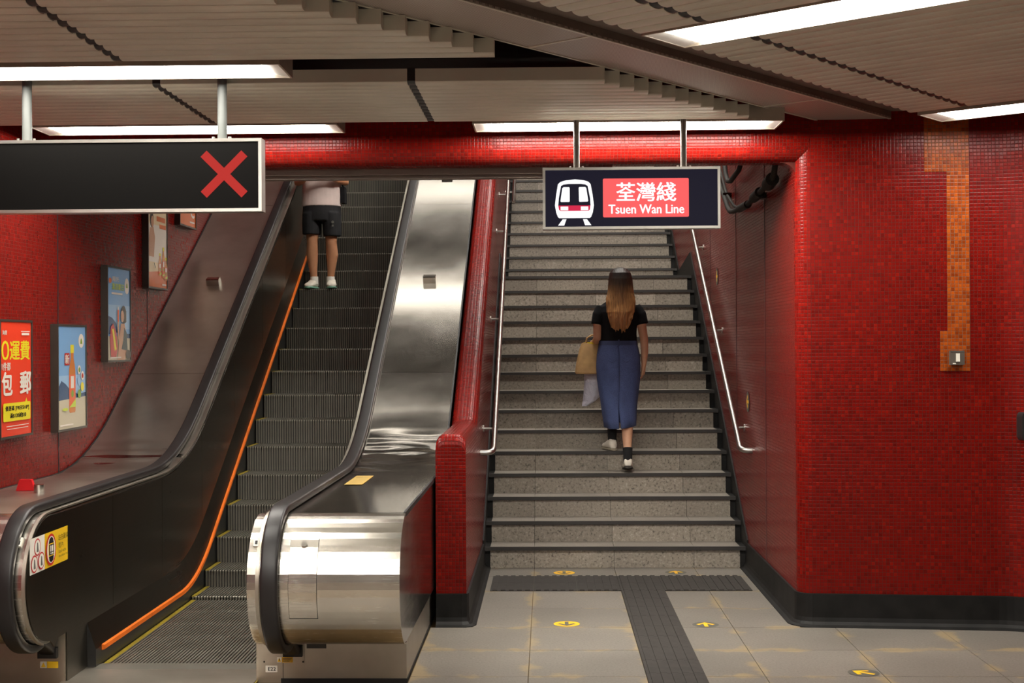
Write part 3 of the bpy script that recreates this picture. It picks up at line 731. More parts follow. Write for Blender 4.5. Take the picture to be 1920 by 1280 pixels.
for a_ in (45, -45):
    ca, sa = math.cos(math.radians(a_)), math.sin(math.radians(a_)); hl, hw = .143, .0215
    c.poly([(ca * u - sa * v, sa * u + ca * v) for u, v in ((-hl, -hw), (hl, -hw), (hl, hw), (-hl, hw))], 'lit_cross')
c.build('red_cross', f1)
for x in (-1.607, -2.585):
    MB().cyl((x, 6.845, 2.774), (x, 6.845, 3.12), .0235, 16).build('hanger_post', 'post_grey', s1)
    for d in (-.04, .04): MB().cyl((x + d, 6.83, 2.774), (x + d, 6.83, 2.786), .008, 8).build('bolt', 'frame_steel', s1)
s2 = thing('hanging_sign', (.49, 8.075, 2.592), 'lit hanging sign reading Tsuen Wan Line with a train symbol', 'sign')
f2 = sign_box(s2, -.021, 1.004, 8.03, 8.115, 2.414, 2.771, .015, 'lit_navy')
K = 8.03 / 2600 / 5.19
sg = lambda a_, b_: ((a_ - 90) * K - .021, 2.770 - (b_ - 535) * K)
c = Print((0, 8.0355, 0), (1, 0, 0), (0, 0, 1), .0003)
def sp(pts, m): c.poly([sg(*q) for q in reversed(pts)], m)
sp([(238, 695), (262, 672), (320, 655), (405, 648), (485, 655), (535, 672), (556, 695), (575, 800), (587, 900), (576, 970), (560, 1012), (545, 1025), (250, 1025), (236, 1012), (220, 970), (208, 900), (220, 800)], 'lit_white')
sp([(268, 712), (290, 698), (340, 692), (460, 692), (505, 698), (527, 712), (550, 830), (555, 902), (240, 902), (246, 830)], 'lit_navy')
sp([(292, 722), (346, 722), (352, 730), (352, 862), (346, 867), (268, 867), (262, 860), (280, 735)], 'lit_white'); sp([(446, 722), (505, 722), (514, 735), (532, 858), (526, 865), (448, 867), (442, 860), (440, 730)], 'lit_white')
sp([(240, 902), (553, 902), (548, 942), (535, 955), (262, 955), (247, 942)], 'lit_crimson'); sp([(263, 912), (337, 912), (337, 948), (263, 948)], 'lit_white'); sp([(460, 912), (532, 912), (532, 948), (460, 948)], 'lit_white')
sp([(283, 1035), (320, 1035), (297, 1097), (237, 1097)], 'lit_white'); sp([(480, 1035), (518, 1035), (562, 1095), (500, 1095)], 'lit_white')
(a0, b0), (a1, b1) = sg(675, 1020), sg(1508, 643); c.rect(a0, a1, b0, b1, 'lit_red', .008)
(a0, b0), (a1, b1) = sg(808, 866), sg(1382, 684); c.text('荃灣綫', a0, b0, a1, b1, 'lit_white', .022)
(a0, b0), (a1, b1) = sg(730, 985), sg(1460, 898); c.text('Tsuen Wan Line', a0, b0, a1, b1, 'lit_white', .03)
c.build('sign_print', f2)
for x in (.177, .797):
    MB().cyl((x, 8.07, 2.771), (x, 8.07, 3.115), .0185, 14).build('hanger_post', 'post_dark', s2)
    for d in (-.035, .035): MB().cyl((x + d, 8.05, 2.771), (x + d, 8.05, 2.781), .006, 8).build('bolt', 'frame_steel', s2)

# ------------------------------------------------------------------ wall devices
sw = thing('wall_switch', (2.498, wy(2.498), 1.653), 'grey metal switch box on the orange patch of the right wall', 'switch')
yq = wy(2.498) - .004
MB().box(2.456, 2.541, yq - .035, yq, 1.610, 1.697).build('box', 'post_dark', sw, smooth=0, bevel=.004)
MB().box(2.458, 2.539, yq - .037, yq - .034, 1.689, 1.696).build('top_edge', 'frame_steel', sw, smooth=0)
MB().box(2.489, 2.511, yq - .042, yq - .034, 1.63, 1.68).build('rocker', 'print_white', sw, smooth=0, bevel=.002)
MB().box(2.470, 2.488, yq - .0365, yq - .034, 1.615, 1.622).build('label_strip', 'print_white', sw, smooth=0)
dv = thing('wall_dispenser', (2.92, 8.43, 1.24), 'black rounded box with white label at the right picture edge', 'dispenser')
m = MB(); pr = []
for cx, cz, t0 in ((.045, -.055, -90), (.045, .055, 0), (-.045, .055, 90), (-.045, -.055, 180)): pr += [(cx + .02 * math.cos(math.radians(t0 + q_ * 22.5)), cz + .03 * math.sin(math.radians(t0 + q_ * 22.5))) for q_ in range(5)]
m.prism(pr, lambda p, a_: (2.900 + p[0], 8.36 + a_, 1.24 + p[1]), 0, .10); m.build('casing', 'rubber_black', dv, smooth=40, bevel=.006)
p = Print((2.860, 8.3592, 1.27), (1, 0, 0), (0, 0, 1)); p.rect(0, .08, 0, .045, 'print_white', .008); p.rect(.012, .05, .031, .037, 'print_black'); p.rect(.015, .045, .016, .022, 'print_red'); p.build('label', dv)
for y, z, lab in ((12.652, 2.357, 'small yellow arrow sticker high on the right stair wall'), (10.754, 1.297, 'small yellow arrow sticker low on the right stair wall')):
    o = thing('wall_sticker', (WALLX, y, z), lab, 'sticker', 'arrow stickers on the stair wall')
    p = Print((WALLX - .004, y, z), (0, -1, 0), (0, 0, 1)); p.disc(0, 0, .08, 'sticker_grey', n=24); p.rect(-.05, .05, -.012, .012, 'sticker_yellow'); p.poly([(-.06, 0), (0, .055), (.018, .04), (-.03, 0), (.018, -.04), (0, -.055)], 'sticker_yellow'); p.build('sticker_print', o)
# conduits
cd = thing('conduit', (1.50, 10.2, 2.8), 'dark cable conduit with couplings looping under the lintel on the stair wall', 'conduit')
MB().tube([(1.49, 12.6, 3.5), (1.49, 11.95, 3.12), (1.49, 11.45, 2.87), (1.49, 11.3, 2.82), (1.49, 11.1, 2.80), (1.49, 10.43, 2.775), (1.49, 9.78, 2.80), (1.49, 9.22, 2.825), (1.49, 9.12, 2.85), (1.49, 9.05, 2.93), (1.49, 9.0, 3.1)], .020, 12).build('pipe', 'pipe_grey', cd, smooth=60)
MB().tube([(1.515, 12.5, 3.5), (1.515, 11.7, 3.0), (1.515, 11.25, 2.86), (1.515, 10.9, 2.80)], .012, 10).build('pipe', 'pipe_grey', cd, smooth=60)
for y0, z0, y1, z1, r_ in ((10.75, 2.787, 10.3, 2.777, .030), (10.0, 2.792, 9.72, 2.803, .036), (9.35, 2.815, 9.18, 2.83, .045)): MB().cyl((1.49, y0, z0), (1.49, y1, z1), r_, 14).build('coupling', 'pipe_grey', cd, smooth=60)
for y, z in ((11.7, 2.99), (9.85, 2.79)): MB().box(1.48, WALLX, y - .05, y + .05, z - .02, z + .02).build('clamp', 'screw_dark', cd, smooth=0)
c2 = thing('conduit', (1.50, 11.2, 3.1), 'short upper conduit bend close under the red lintel', 'conduit')
MB().tube([(1.49, 11.9, 3.6), (1.49, 11.55, 3.15), (1.49, 11.42, 3.08), (1.49, 11.25, 3.06), (1.49, 10.76, 3.09), (1.49, 10.4, 3.25), (1.49, 10.2, 3.6)], .020, 12).build('pipe', 'pipe_grey', c2, smooth=60)

# ------------------------------------------------------------------ posters
for n, cc in dict(p_red=(222, 62, 36), p_yellow=(222, 206, 40), p_white=(226, 214, 200), p_sky=(120, 164, 208), p_sky2=(150, 184, 216), p_sand=(196, 184, 158), p_sea=(40, 72, 110), p_amber=(196, 110, 30), p_label=(220, 90, 40), p_green=(120, 150, 40), p_lime=(190, 205, 60), p_skin=(190, 140, 110), p_hair=(44, 30, 26), p_teal=(24, 52, 56), p_orange=(206, 98, 44), p_cream=(226, 200, 160), p_dark=(28, 26, 26), p_deep=(176, 36, 30)).items():
    cc = tuple(q * .9 for q in cc); t = NT(n); t.set(color=srgb(*cc), rough=.25, em=srgb(*cc), ems=.05)
def poster(y0, z0, label, draw, Wp=.57):
    Hp = .71
    o = thing('poster_frame', (LWX, y0 + Wp / 2, z0), label, 'poster', 'framed posters climbing the left wall')
    fr = MB(); xb, xf = LWX + .001, LWX + .052; fw = .014
    fr.box(xb, xf, y0, y0 + Wp, z0, z0 + fw); fr.box(xb, xf, y0, y0 + Wp, z0 + Hp - fw, z0 + Hp); fr.box(xb, xf, y0, y0 + fw, z0 + fw, z0 + Hp - fw); fr.box(xb, xf, y0 + Wp - fw, y0 + Wp, z0 + fw, z0 + Hp - fw)
    fr.build('frame', 'frame_dark', o, smooth=0, bevel=.003)
    b = MB().box(xb, xf - .008, y0 + fw, y0 + Wp - fw, z0 + fw, z0 + Hp - fw).build('backing', 'print_white', o, smooth=0)
    p = Print((xf - .0075, y0 + fw, z0 + fw), (0, 1, 0), (0, 0, 1), .0003); p.W = Wp - 2 * fw; p.H = Hp - 2 * fw
    s_ = lambda q: q
    draw(p, p.W, p.H); p.build('print', o)
def d1(p, W, H):
    p.rect(0, W, 0, H, 'p_red'); f = lambda a, b, c_, d: (a * W, b * H, c_ * W, d * H)
    p.text('運費', *f(.31, .665, .95, .835), 'p_yellow', .035); p.text('0', *f(.04, .665, .28, .835), 'p_yellow', .0)
    p.text('1件都', *f(.05, .575, .32, .645), 'p_white', .03); p.text('包', *f(.05, .36, .36, .56), 'p_white', .05); p.text('郵', *f(.62, .36, .97, .56), 'p_white', .05)
    p.text('淘寶', *f(.05, .885, .19, .925), 'p_white', .02); p.rect(.64 * W, .93 * W, .915 * H, .922 * H, 'p_white'); p.rect(.66 * W, .91 * W, .885 * H, .905 * H, 'p_white')
    p.rect(.06 * W, .94 * W, .13 * H, .29 * H, 'p_yellow', .012); p.poly([(.76 * W, .285 * H), (.84 * W, .285 * H), (.80 * W, .325 * H)], 'p_yellow')
    p.text('優惠碼 [FREESHIP]', *f(.12, .215, .88, .265), 'p_dark', .02); p.text('滿$120減$10', *f(.26, .155, .78, .20), 'p_dark', .02)
    for k in range(2): p.rect((.14 + .02 * k) * W, (.86 - .02 * k) * W, (.085 - .025 * k) * H, (.091 - .025 * k) * H, 'p_white')
def bottle(p, cx, b0, b1, hw, W, H):
    h_ = b1 - b0
    p.poly([((cx + q) * W, (b0 + r_ * h_) * H) for q, r_ in ((-hw, .03), (-hw * .8, 0), (hw * .8, 0), (hw, .03), (hw, .62), (hw * .8, .70), (hw * .45, .80), (hw * .45, .88), (-hw * .45, .88), (-hw * .45, .80), (-hw * .8, .70), (-hw, .62))], 'p_amber')
    p.rect((cx - hw * .55) * W, (cx + hw * .55) * W, (b0 + .88 * h_) * H, b1 * H, 'p_yellow'); p.rect((cx - hw) * W, (cx + hw) * W, (b0 + .10 * h_) * H, (b0 + .56 * h_) * H, 'p_label')
    p.rect((cx - hw * .5) * W, (cx + hw * .5) * W, (b0 + .36 * h_) * H, (b0 + .54 * h_) * H, 'p_white'); p.disc(cx * W, (b0 + .28 * h_) * H, hw * .4 * W, 'p_green'); p.poly([((cx - hw) * W, (b0 + .08 * h_) * H), ((cx + hw) * W, (b0 + .08 * h_) * H), ((cx + hw) * W, (b0 + .2 * h_) * H)], 'p_lime')
def d2(p, W, H):
    p.rect(0, W, 0, H, 'p_sky'); p.rect(0, W, .28 * H, .52 * H, 'p_sky2'); p.rect(0, W, 0, .30 * H, 'p_sand')
    p.poly([(0, .28 * H), (W, .30 * H), (W, .34 * H), (.7 * W, .33 * H), (.45 * W, .37 * H), (.25 * W, .44 * H), (.12 * W, .47 * H), (0, .40 * H)], 'p_sea')
    p.disc(.84 * W, .86 * H, .10 * W, 'p_white', .07 * H); p.poly([(.80 * W, .83 * H), (.88 * W, .83 * H), (.86 * W, .875 * H), (.84 * W, .885 * H), (.82 * W, .875 * H)], 'p_green')
    bottle(p, .50, .15, .82, .115, W, H)
    p.rect(.22 * W, .40 * W, .62 * H, .74 * H, 'p_deep', .01); p.text('新', .24 * W, .635 * H, .38 * W, .725 * H, 'p_white', .03)
    for a, b, m in ((.74, .57, 'p_white'), (.86, .51, 'p_white'), (.74, .46, 'p_sky2'), (.85, .40, 'p_yellow'), (.74, .33, 'p_green')): p.disc(a * W, b * H, .06 * W, m, .045 * H)
    p.disc(.74 * W, .57 * H, .035 * W, 'p_green', .025 * H); p.disc(.86 * W, .51 * H, .03 * W, 'p_deep', .025 * H)
    p.disc(.22 * W, .19 * H, .10 * W, 'p_lime', .015 * H); p.rect(.04 * W, .5 * W, .03 * H, .045 * H, 'p_white')
def d3(p, W, H):
    p.rect(0, W, 0, H, 'p_sky'); p.rect(0, W, .34 * H, .60 * H, 'p_sky2'); p.rect(0, W, 0, .26 * H, 'p_sand')
    p.poly([(0, .28 * H), (.45 * W, .30 * H), (.38 * W, .40 * H), (.2 * W, .46 * H), (0, .48 * H)], 'p_sea'); p.rect(.85 * W, W, .24 * H, .29 * H, 'p_sea')
    p.disc(.86 * W, .82 * H, .10 * W, 'p_white', .09 * H); p.poly([(.82 * W, .80 * H), (.90 * W, .80 * H), (.88 * W, .85 * H), (.84 * W, .85 * H)], 'p_green')
    p.text('陽光', .22 * W, .855 * H, .50 * W, .91 * H, 'p_white', .02); p.text('清涼夏日', .18 * W, .765 * H, .70 * W, .835 * H, 'p_lime', .03); p.rect(.16 * W, .64 * W, .715 * H, .735 * H, 'p_white'); p.disc(.10 * W, .86 * H, .06 * W, 'p_orange', .03 * H)
    p.poly([(.12 * W, .02 * H), (.34 * W, .02 * H), (.42 * W, .14 * H), (.36 * W, .30 * H), (.22 * W, .40 * H), (.12 * W, .36 * H), (.08 * W, .25 * H)], 'p_deep'); p.poly([(.17 * W, .34 * H), (.24 * W, .34 * H), (.36 * W, .12 * H), (.28 * W, .10 * H)], 'p_yellow')
    p.poly([(.40 * W, .0), (.74 * W, .0), (.84 * W, .14 * H), (.80 * W, .30 * H), (.72 * W, .40 * H), (.56 * W, .40 * H), (.50 * W, .28 * H)], 'p_skin'); p.poly([(.58 * W, .12 * H), (.86 * W, .10 * H), (.82 * W, .30 * H), (.70 * W, .36 * H), (.66 * W, .22 * H)], 'p_teal')
    p.disc(.68 * W, .50 * H, .12 * W, 'p_hair', .10 * H); p.poly([(.70 * W, .40 * H), (.80 * W, .42 * H), (.80 * W, .54 * H), (.70 * W, .56 * H)], 'p_hair'); p.disc(.62 * W, .48 * H, .075 * W, 'p_skin', .065 * H)
    p.poly([(.40 * W, .22 * H), (.48 * W, .22 * H), (.46 * W, .46 * H), (.40 * W, .46 * H)], 'p_skin'); p.rect(.40 * W, .46 * W, .42 * H, .55 * H, 'p_label'); p.rect(.41 * W, .45 * W, .55 * H, .58 * H, 'p_white')
    p.disc(.88 * W, .06 * H, .12 * W, 'p_hair', .05 * H); p.rect(.06 * W, .55 * W, .02 * H, .035 * H, 'p_white')
def d4(p, W, H):
    p.rect(0, W, 0, H, 'p_cream'); p.rect(.05 * W, W, .3 * H, .75 * H, 'p_white'); p.poly([(0, 0), (W, 0), (W, .22 * H), (0, .17 * H)], 'p_orange')
    p.disc(.20 * W, .80 * H, .10 * W, 'p_hair', .09 * H); p.disc(.23 * W, .78 * H, .07 * W, 'p_skin', .07 * H); p.poly([(.05 * W, .36 * H), (.30 * W, .36 * H), (.36 * W, .60 * H), (.28 * W, .72 * H), (.10 * W, .70 * H), (.02 * W, .5 * H)], 'p_skin')
    p.rect(.45 * W, .92 * W, .80 * H, .86 * H, 'p_orange'); p.rect(.60 * W, .95 * W, .72 * H, .77 * H, 'p_orange')
    for cx, b0, b1 in ((.62, .14, .42), (.80, .12, .50), (.92, .10, .38)): bottle(p, cx, b0, b1, .075, W, H)
    p.rect(.70 * W, .92 * W, .03 * H, .05 * H, 'p_white'); p.poly([(.25 * W, .28 * H), (.34 * W, .22 * H), (.36 * W, .235 * H), (.27 * W, .295 * H)], 'p_dark')
def d5(p, W, H):
    p.rect(0, W, 0, H, 'p_orange'); p.rect(0, W, .45 * H, H, 'p_cream'); p.text('C', .68 * W, .12 * H, .92 * W, .32 * H, 'p_white', .03); p.rect(.62 * W, .92 * W, .05 * H, .07 * H, 'p_white')
poster(8.03, 1.205, 'framed red poster with yellow characters at the left picture edge', d1, .515)
poster(8.99, 1.19, 'framed poster of an amber drink bottle on a beach', d2)
poster(10.02, 1.635, 'framed blue poster of a seated person with a surfboard', d3)
poster(11.06, 2.22, 'framed cream and orange poster with small bottles below the sign', d4)
poster(12.03, 2.81, 'framed orange poster highest up, mostly hidden behind the sign', d5)

# ------------------------------------------------------------------ people
def remesh(mb, voxel, name, mats, parent, it=6, fac=.5):
    tmp = mb.build('tmp', mats if isinstance(mats, str) else mats[0], None, smooth=0)
    r = tmp.modifiers.new('r', 'REMESH'); r.mode = 'VOXEL'; r.voxel_size = voxel
    if it: sm = tmp.modifiers.new('s', 'SMOOTH'); sm.iterations = it; sm.factor = fac
    bpy.context.view_layer.update()
    me = bpy.data.meshes.new_from_object(tmp.evaluated_get(bpy.context.evaluated_depsgraph_get())); me.name = name
    old = tmp.data; bpy.data.objects.remove(tmp); bpy.data.meshes.remove(old)
    off = Vector(parent.location); me.transform(Matrix.Translation(-off)); me.shade_smooth()
    if not me.materials: me.materials.append(MATS[mats if isinstance(mats, str) else mats[0]])
    o = bpy.data.objects.new(name, me); COL.objects.link(o); o.parent = parent; return o
def skin_mat(name, c):
    t = NT(name); n = t.noise(t.pos(), 18, 3); t.set(color=t.ramp(n, [(.3, tuple(q * .88 for q in c[:3]) + (1,)), (.7, c)]), rough=.5, spec=.4); t.b.inputs['Subsurface Weight'].default_value = .08; return t.m
skin_mat('skin_a', srgb(214, 164, 132)); skin_mat('skin_b', srgb(186, 132, 98))
plain('tee_black', (.007, .007, .008), .9, spec=.2, var=.2, vs=12, bumpy=.2); plain('sock_black', (.010, .010, .011), .9, var=0); plain('tee_white', srgb(214, 196, 190), .85, var=.06, vs=6, bumpy=.2); plain('shorts_black', (.008, .008, .010), .8, var=.2, vs=8, bumpy=.2)
plain('sneaker_white', srgb(222, 214, 200), .6, var=.06, vs=20); plain('sole_grey', srgb(150, 142, 124), .7); plain('sole_dark', srgb(52, 46, 40), .7); plain('sock_white', srgb(220, 214, 206), .9, var=0); plain('mint', srgb(120, 170, 150), .6, var=0)
plain('eye_white', srgb(235, 230, 225), .3, var=0); plain('lip', srgb(170, 90, 80), .5, var=0)
t = NT('denim'); n = t.noise(t.pos(), 380, 2, .6); n2 = t.noise(t.pos(), 7, 3)
t.set(color=t.mix(1.0, t.ramp(n, [(.3, srgb(46, 58, 98)), (.7, srgb(92, 108, 156))]), t.ramp(n2, [(.3, (.75, .75, .78, 1)), (.7, (1.1, 1.1, 1.1, 1))]), 'MULTIPLY'), rough=.85); t.bump(n2, .25, .02)
plain('denim_seam', srgb(58, 68, 104), .85)
t = NT('hair_brown'); p_ = t.pos(); mp = t.new('ShaderNodeMapping'); t.link(p_, mp.inputs[0]); mp.inputs['Scale'].default_value = (150, 60, 4)
n = t.noise(mp.outputs[0], 1.0, 3, .6); sz = t.new('ShaderNodeSeparateXYZ'); t.link(p_, sz.inputs[0])
g = t.math('MULTIPLY', t.math('SUBTRACT', 2.34, sz.outputs[2]), 3.2, True)     # dyed lengths, dark roots
t.set(color=t.mix(1.0, t.ramp(g, [(0, (.016, .010, .008, 1)), (.25, (.06, .034, .018, 1)), (.6, (.34, .165, .058, 1)), (1, (.52, .25, .085, 1))]), t.ramp(n, [(.3, (.35, .35, .35, 1)), (.7, (1.25, 1.25, 1.25, 1))]), 'MULTIPLY'), rough=.42, spec=.5); t.bump(n, .5, .01)
plain('hair_dark', (.012, .010, .009), .5, var=.2, vs=30)
def hand(mb, wrist, d, palm_n, side, curl=.5, k=1.0):
    """palm from wrist along d; fingers curl towards palm_n; side: thumb direction sign"""
    d = Vector(d).normalized(); n = Vector(palm_n); n = (n - d * n.dot(d)).normalized(); s = d.cross(n) * side
    w_ = Vector(wrist)
    for f_, off, ln in ((0, -.028, .072), (1, -.010, .080), (2, .009, .076), (3, .026, .060)):
        b = w_ + d * .082 * k + s * off * k; a = 0; pts = [w_ + d * .02 + s * off * .5 * k, b]
        for q in range(3):
            a += curl * (.55 + .25 * q); b = b + (d * math.cos(a) + n * math.sin(a)) * ln * k / 3 * (1.15 - .15 * q); pts.append(b)
        mb.tube([tuple(x) for x in pts], [.0105 * k, .0098 * k, .0088 * k, .008 * k, .0065 * k], 8)
    mb.tube([tuple(w_ - d * .01), tuple(w_ + d * .035 * k), tuple(w_ + d * .085 * k)], [.021 * k, .024 * k, .020 * k], 10)
    mb.tube([tuple(w_ + d * .03 * k - s * .016 * k), tuple(w_ + d * .048 * k - s * .036 * k + n * .01), tuple(w_ + d * .075 * k - s * .044 * k + n * .022), tuple(w_ + d * .095 * k - s * .040 * k + n * .03)], [.013 * k, .0115 * k, .010 * k, .0075 * k], 8)
def head(mb, c, face):
    """c: centre of the head, face: -1 looks to -y, +1 to +y"""
    x, y, z = c
    mb.ell([(x, y + face * .012, z - .118, .030, .030), (x, y + face * .016, z - .105, .050, .058), (x, y + face * .012, z - .07, .064, .080), (x, y + face * .004, z - .02, .073, .092), (x, y, z + .03, .076, .096), (x, y - face * .004, z + .07, .070, .088), (x, y - face * .006, z + .10, .050, .066), (x, y - face * .008, z + .118, .022, .030)], 20)
    mb.tube([(x, y + face * .088, z + .012), (x, y + face * .105, z - .022), (x, y + face * .112, z - .034), (x, y + face * .090, z - .044)], [.010, .012, .014, .010], 8)
    for s in (-1, 1): mb.ball((x + s * .078, y - face * .01, z - .012), (.010, .020, .032), 10, 7)
    mb.ball((x, y + face * .088, z - .070), (.024, .012, .010), 10, 6)
def face_bits(c, f_, body):
    x, y, z = c
    for s in (-1, 1):
        e = MB().ball((x + s * .031, y + f_ * .083, z + .004), (.013, .010, .0075), 12, 8).build('eye', 'eye_white', body.parent)
        MB().ball((x + s * .031, y + f_ * .0925, z + .004), (.005, .003, .005), 10, 6).build('iris', 'hair_dark', body.parent)
        MB().tube([(x + s * .014, y + f_ * .094, z + .026), (x + s * .032, y + f_ * .092, z + .031), (x + s * .048, y + f_ * .082, z + .026)], .0035, 6).build('eyebrow', 'hair_dark', body.parent)
    MB().tube([(x - .020, y + f_ * .093, z - .066), (x, y + f_ * .100, z - .064), (x + .020, y + f_ * .093, z - .066)], [.003, .006, .003], 8).build('mouth', 'lip', body.parent)
def shoe(parent, heel, toe, up, mats, tilt=0, k=1.0, name='shoe'):
    """heel, toe: ground points of the sole"""
    h_, t_ = Vector(heel), Vector(toe); d = (t_ - h_); L_ = d.length; d.normalize(); side = Vector((d.y, -d.x, 0)).normalized(); u = side.cross(d).normalized()
    u = u if u.z > 0 else -u
    def ring(s, w, zb, zt_, n=16):
        c0 = h_ + d * (s * L_); out = []
        for q in range(n):
            a = 2 * math.pi * q / n; cy = (zb + zt_) / 2; ry = (zt_ - zb) / 2
            cc, ss = math.cos(a), math.sin(a); cc = math.copysign(abs(cc) ** .7, cc); ss = math.copysign(abs(ss) ** .8, ss)
            out.append(tuple(c0 + side * (w * cc) + u * (cy + ry * ss)))
        return out
    m = MB(); m.rings([ring(.02, .020 * k, .02, .055), ring(.05, .032 * k, .016, .085), ring(.16, .037 * k, .016, .105), ring(.30, .037 * k, .016, .108), ring(.42, .038 * k, .016, .092), ring(.6, .043 * k, .016, .072), ring(.78, .046 * k, .016, .060), ring(.92, .038 * k, .016, .050), ring(.99, .018 * k, .018, .036)])
    so = m.build(name, mats[0], parent, smooth=60)
    m = MB(); m.rings([ring(-.01, .022 * k, 0, .022), ring(.03, .037 * k, 0, .024), ring(.25, .040 * k, 0, .024), ring(.5, .041 * k, 0, .022), ring(.75, .049 * k, 0, .022), ring(.93, .040 * k, .002, .022), ring(1.01, .018 * k, .006, .022)])
    o = m.build('sole', mats[1], None, smooth=60); o.parent = so; o.location = -Vector(parent.location)
    return so

# --- woman walking up the stairs, seen from behind
wo = thing('person', (.62, 11.86, .66), 'person in black t-shirt and blue denim midi skirt climbing the stairs with bags', 'person')
b = MB()
HC = (.632, 12.02, 2.282)
head(b, HC, 1)
b.tube([(.628, 11.99, 2.20), (.622, 11.965, 2.08)], [.052, .058], 14)
b.ell([(.615, 11.965, 2.11, .07, .06), (.615, 11.96, 2.06, .165, .085), (.612, 11.955, 1.98, .160, .095), (.612, 11.95, 1.88, .142, .090), (.612, 11.95, 1.78, .138, .09), (.612, 11.95, 1.66, .165, .105), (.612, 11.96, 1.55, .165, .11)], 24)
b.tube([(.462, 11.96, 2.055), (.440, 11.945, 1.93), (.432, 11.935, 1.80), (.424, 12.03, 1.778), (.412, 12.135, 1.772)], [.048, .044, .037, .034, .024], 12)
hand(b, (.411, 12.145, 1.772), (-.05, 1, -.05), (0, 0, -1), 1, .75, .92)
b.tube([(.768, 11.96, 2.055), (.808, 11.95, 1.93), (.832, 11.945, 1.79), (.838, 11.965, 1.68), (.832, 11.99, 1.565)], [.048, .043, .036, .033, .023], 12)
hand(b, (.831, 11.992, 1.56), (-.10, .12, -1), (-1, .3, 0), -1, .45, .92)
b.tube([(.690, 11.96, 1.60), (.690, 11.95, 1.36), (.684, 11.955, 1.17), (.680, 11.885, 1.02), (.677, 11.80, .85), (.677, 11.77, .76)], [.085, .075, .052, .050, .034, .032], 14)
b.tube([(.548, 11.97, 1.60), (.555, 12.09, 1.38), (.560, 12.16, 1.22), (.560, 12.12, 1.10), (.560, 12.07, .96), (.560, 12.06, .90)], [.085, .075, .052, .050, .034, .032], 14)
body = remesh(b, .0065, 'body', 'skin_a', wo, 5)
face_bits(HC, 1, body)
m = MB()
m.ell([(.620, 11.965, 2.135, .075, .065), (.617, 11.962, 2.10, .130, .085), (.615, 11.962, 2.07, .168, .095), (.613, 11.955, 2.02, .176, .105), (.612, 11.95, 1.92, .162, .107), (.612, 11.948, 1.83, .158, .105), (.612, 11.948, 1.765, .160, .108), (.612, 11.948, 1.745, .150, .10)], 26)
m.tube([(.475, 11.96, 2.065), (.447, 11.95, 2.0), (.433, 11.943, 1.915)], [.052, .058, .057], 14); m.tube([(.755, 11.96, 2.065), (.797, 11.955, 2.0), (.815, 11.948, 1.915)], [.052, .058, .057], 14)
remesh(m, .007, 'tshirt', 'tee_black', wo, 4)
# skirt with a back slit
m = MB(); secs = [(.610, 11.95, 1.772, .158, .112), (.610, 11.95, 1.735, .166, .118), (.611, 11.95, 1.66, .182, .132), (.611, 11.955, 1.56, .188, .142), (.612, 11.965, 1.45, .184, .142), (.614, 11.98, 1.34, .170, .142), (.617, 11.985, 1.27, .158, .150), (.620, 11.98, 1.18, .148, .165), (.625, 11.975, 1.10, .140, .172), (.628, 11.975, 1.045, .135, .175)]
N = 48; g = []
for i, (x, y, z, rx, ry) in enumerate(secs):
    row = []; gap = max(0, 1.22 - z) * .38
    for q in range(N + 1):
        a = -math.pi / 2 - .10 * min(1, max(0, (1.4 - z) * 4)) + gap + (2 * math.pi - 2 * gap) * q / N
        fold = .006 * math.sin(a * 7 + z * 5) * min(1, max(0, (1.5 - z) * 2.5))
        row.append((x + (rx + fold) * math.cos(a), y + (ry + fold) * math.sin(a), z + (.02 * math.sin(a * 1.0 + .6) if i == len(secs) - 1 else 0)))
    g.append(row)
vs = [p for r_ in g for p in r_]; m.add(vs, [(i * (N + 1) + q, i * (N + 1) + q + 1, (i + 1) * (N + 1) + q + 1, (i + 1) * (N + 1) + q) for i in range(len(secs) - 1) for q in range(N)])
sk = m.build('skirt', 'denim', wo, smooth=70)
so_ = sk.modifiers.new('t', 'SOLIDIFY'); so_.thickness = .006; so_.offset = 0
MB().ell([(.610, 11.95, 1.738, .170, .122), (.610, 11.95, 1.775, .163, .116)], 40, False).build('waistband', 'denim_seam', wo)
MB().tube([(.610, 11.836, 1.735), (.611, 11.815, 1.66), (.611, 11.810, 1.56), (.612, 11.820, 1.45), (.614, 11.836, 1.34), (.616, 11.85, 1.28)], .004, 6).build('back_seam', 'denim_seam', wo)
MB().box(.604, .616, 11.822, 11.832, 1.73, 1.785).build('belt_loop', 'denim_seam', wo, smooth=0)
def skb(x, z):
    f_ = (1.772 - z) / .212; ry = .112 + .03 * min(1, f_); rx = .158 + .03 * min(1, f_)
    return (x, 11.952 - ry * math.sqrt(max(0, 1 - ((x - .611) / rx) ** 2)) - .003, z)
for x0 in (.515, .638):
    q = [(x0, 1.69), (x0 + .035, 1.692), (x0 + .07, 1.69), (x0 + .07, 1.61), (x0 + .035, 1.59), (x0, 1.61), (x0, 1.69)]
    MB().tube([skb(a_, b_) for a_, b_ in q], .0028, 6).build('pocket_seam', 'denim_seam', wo)
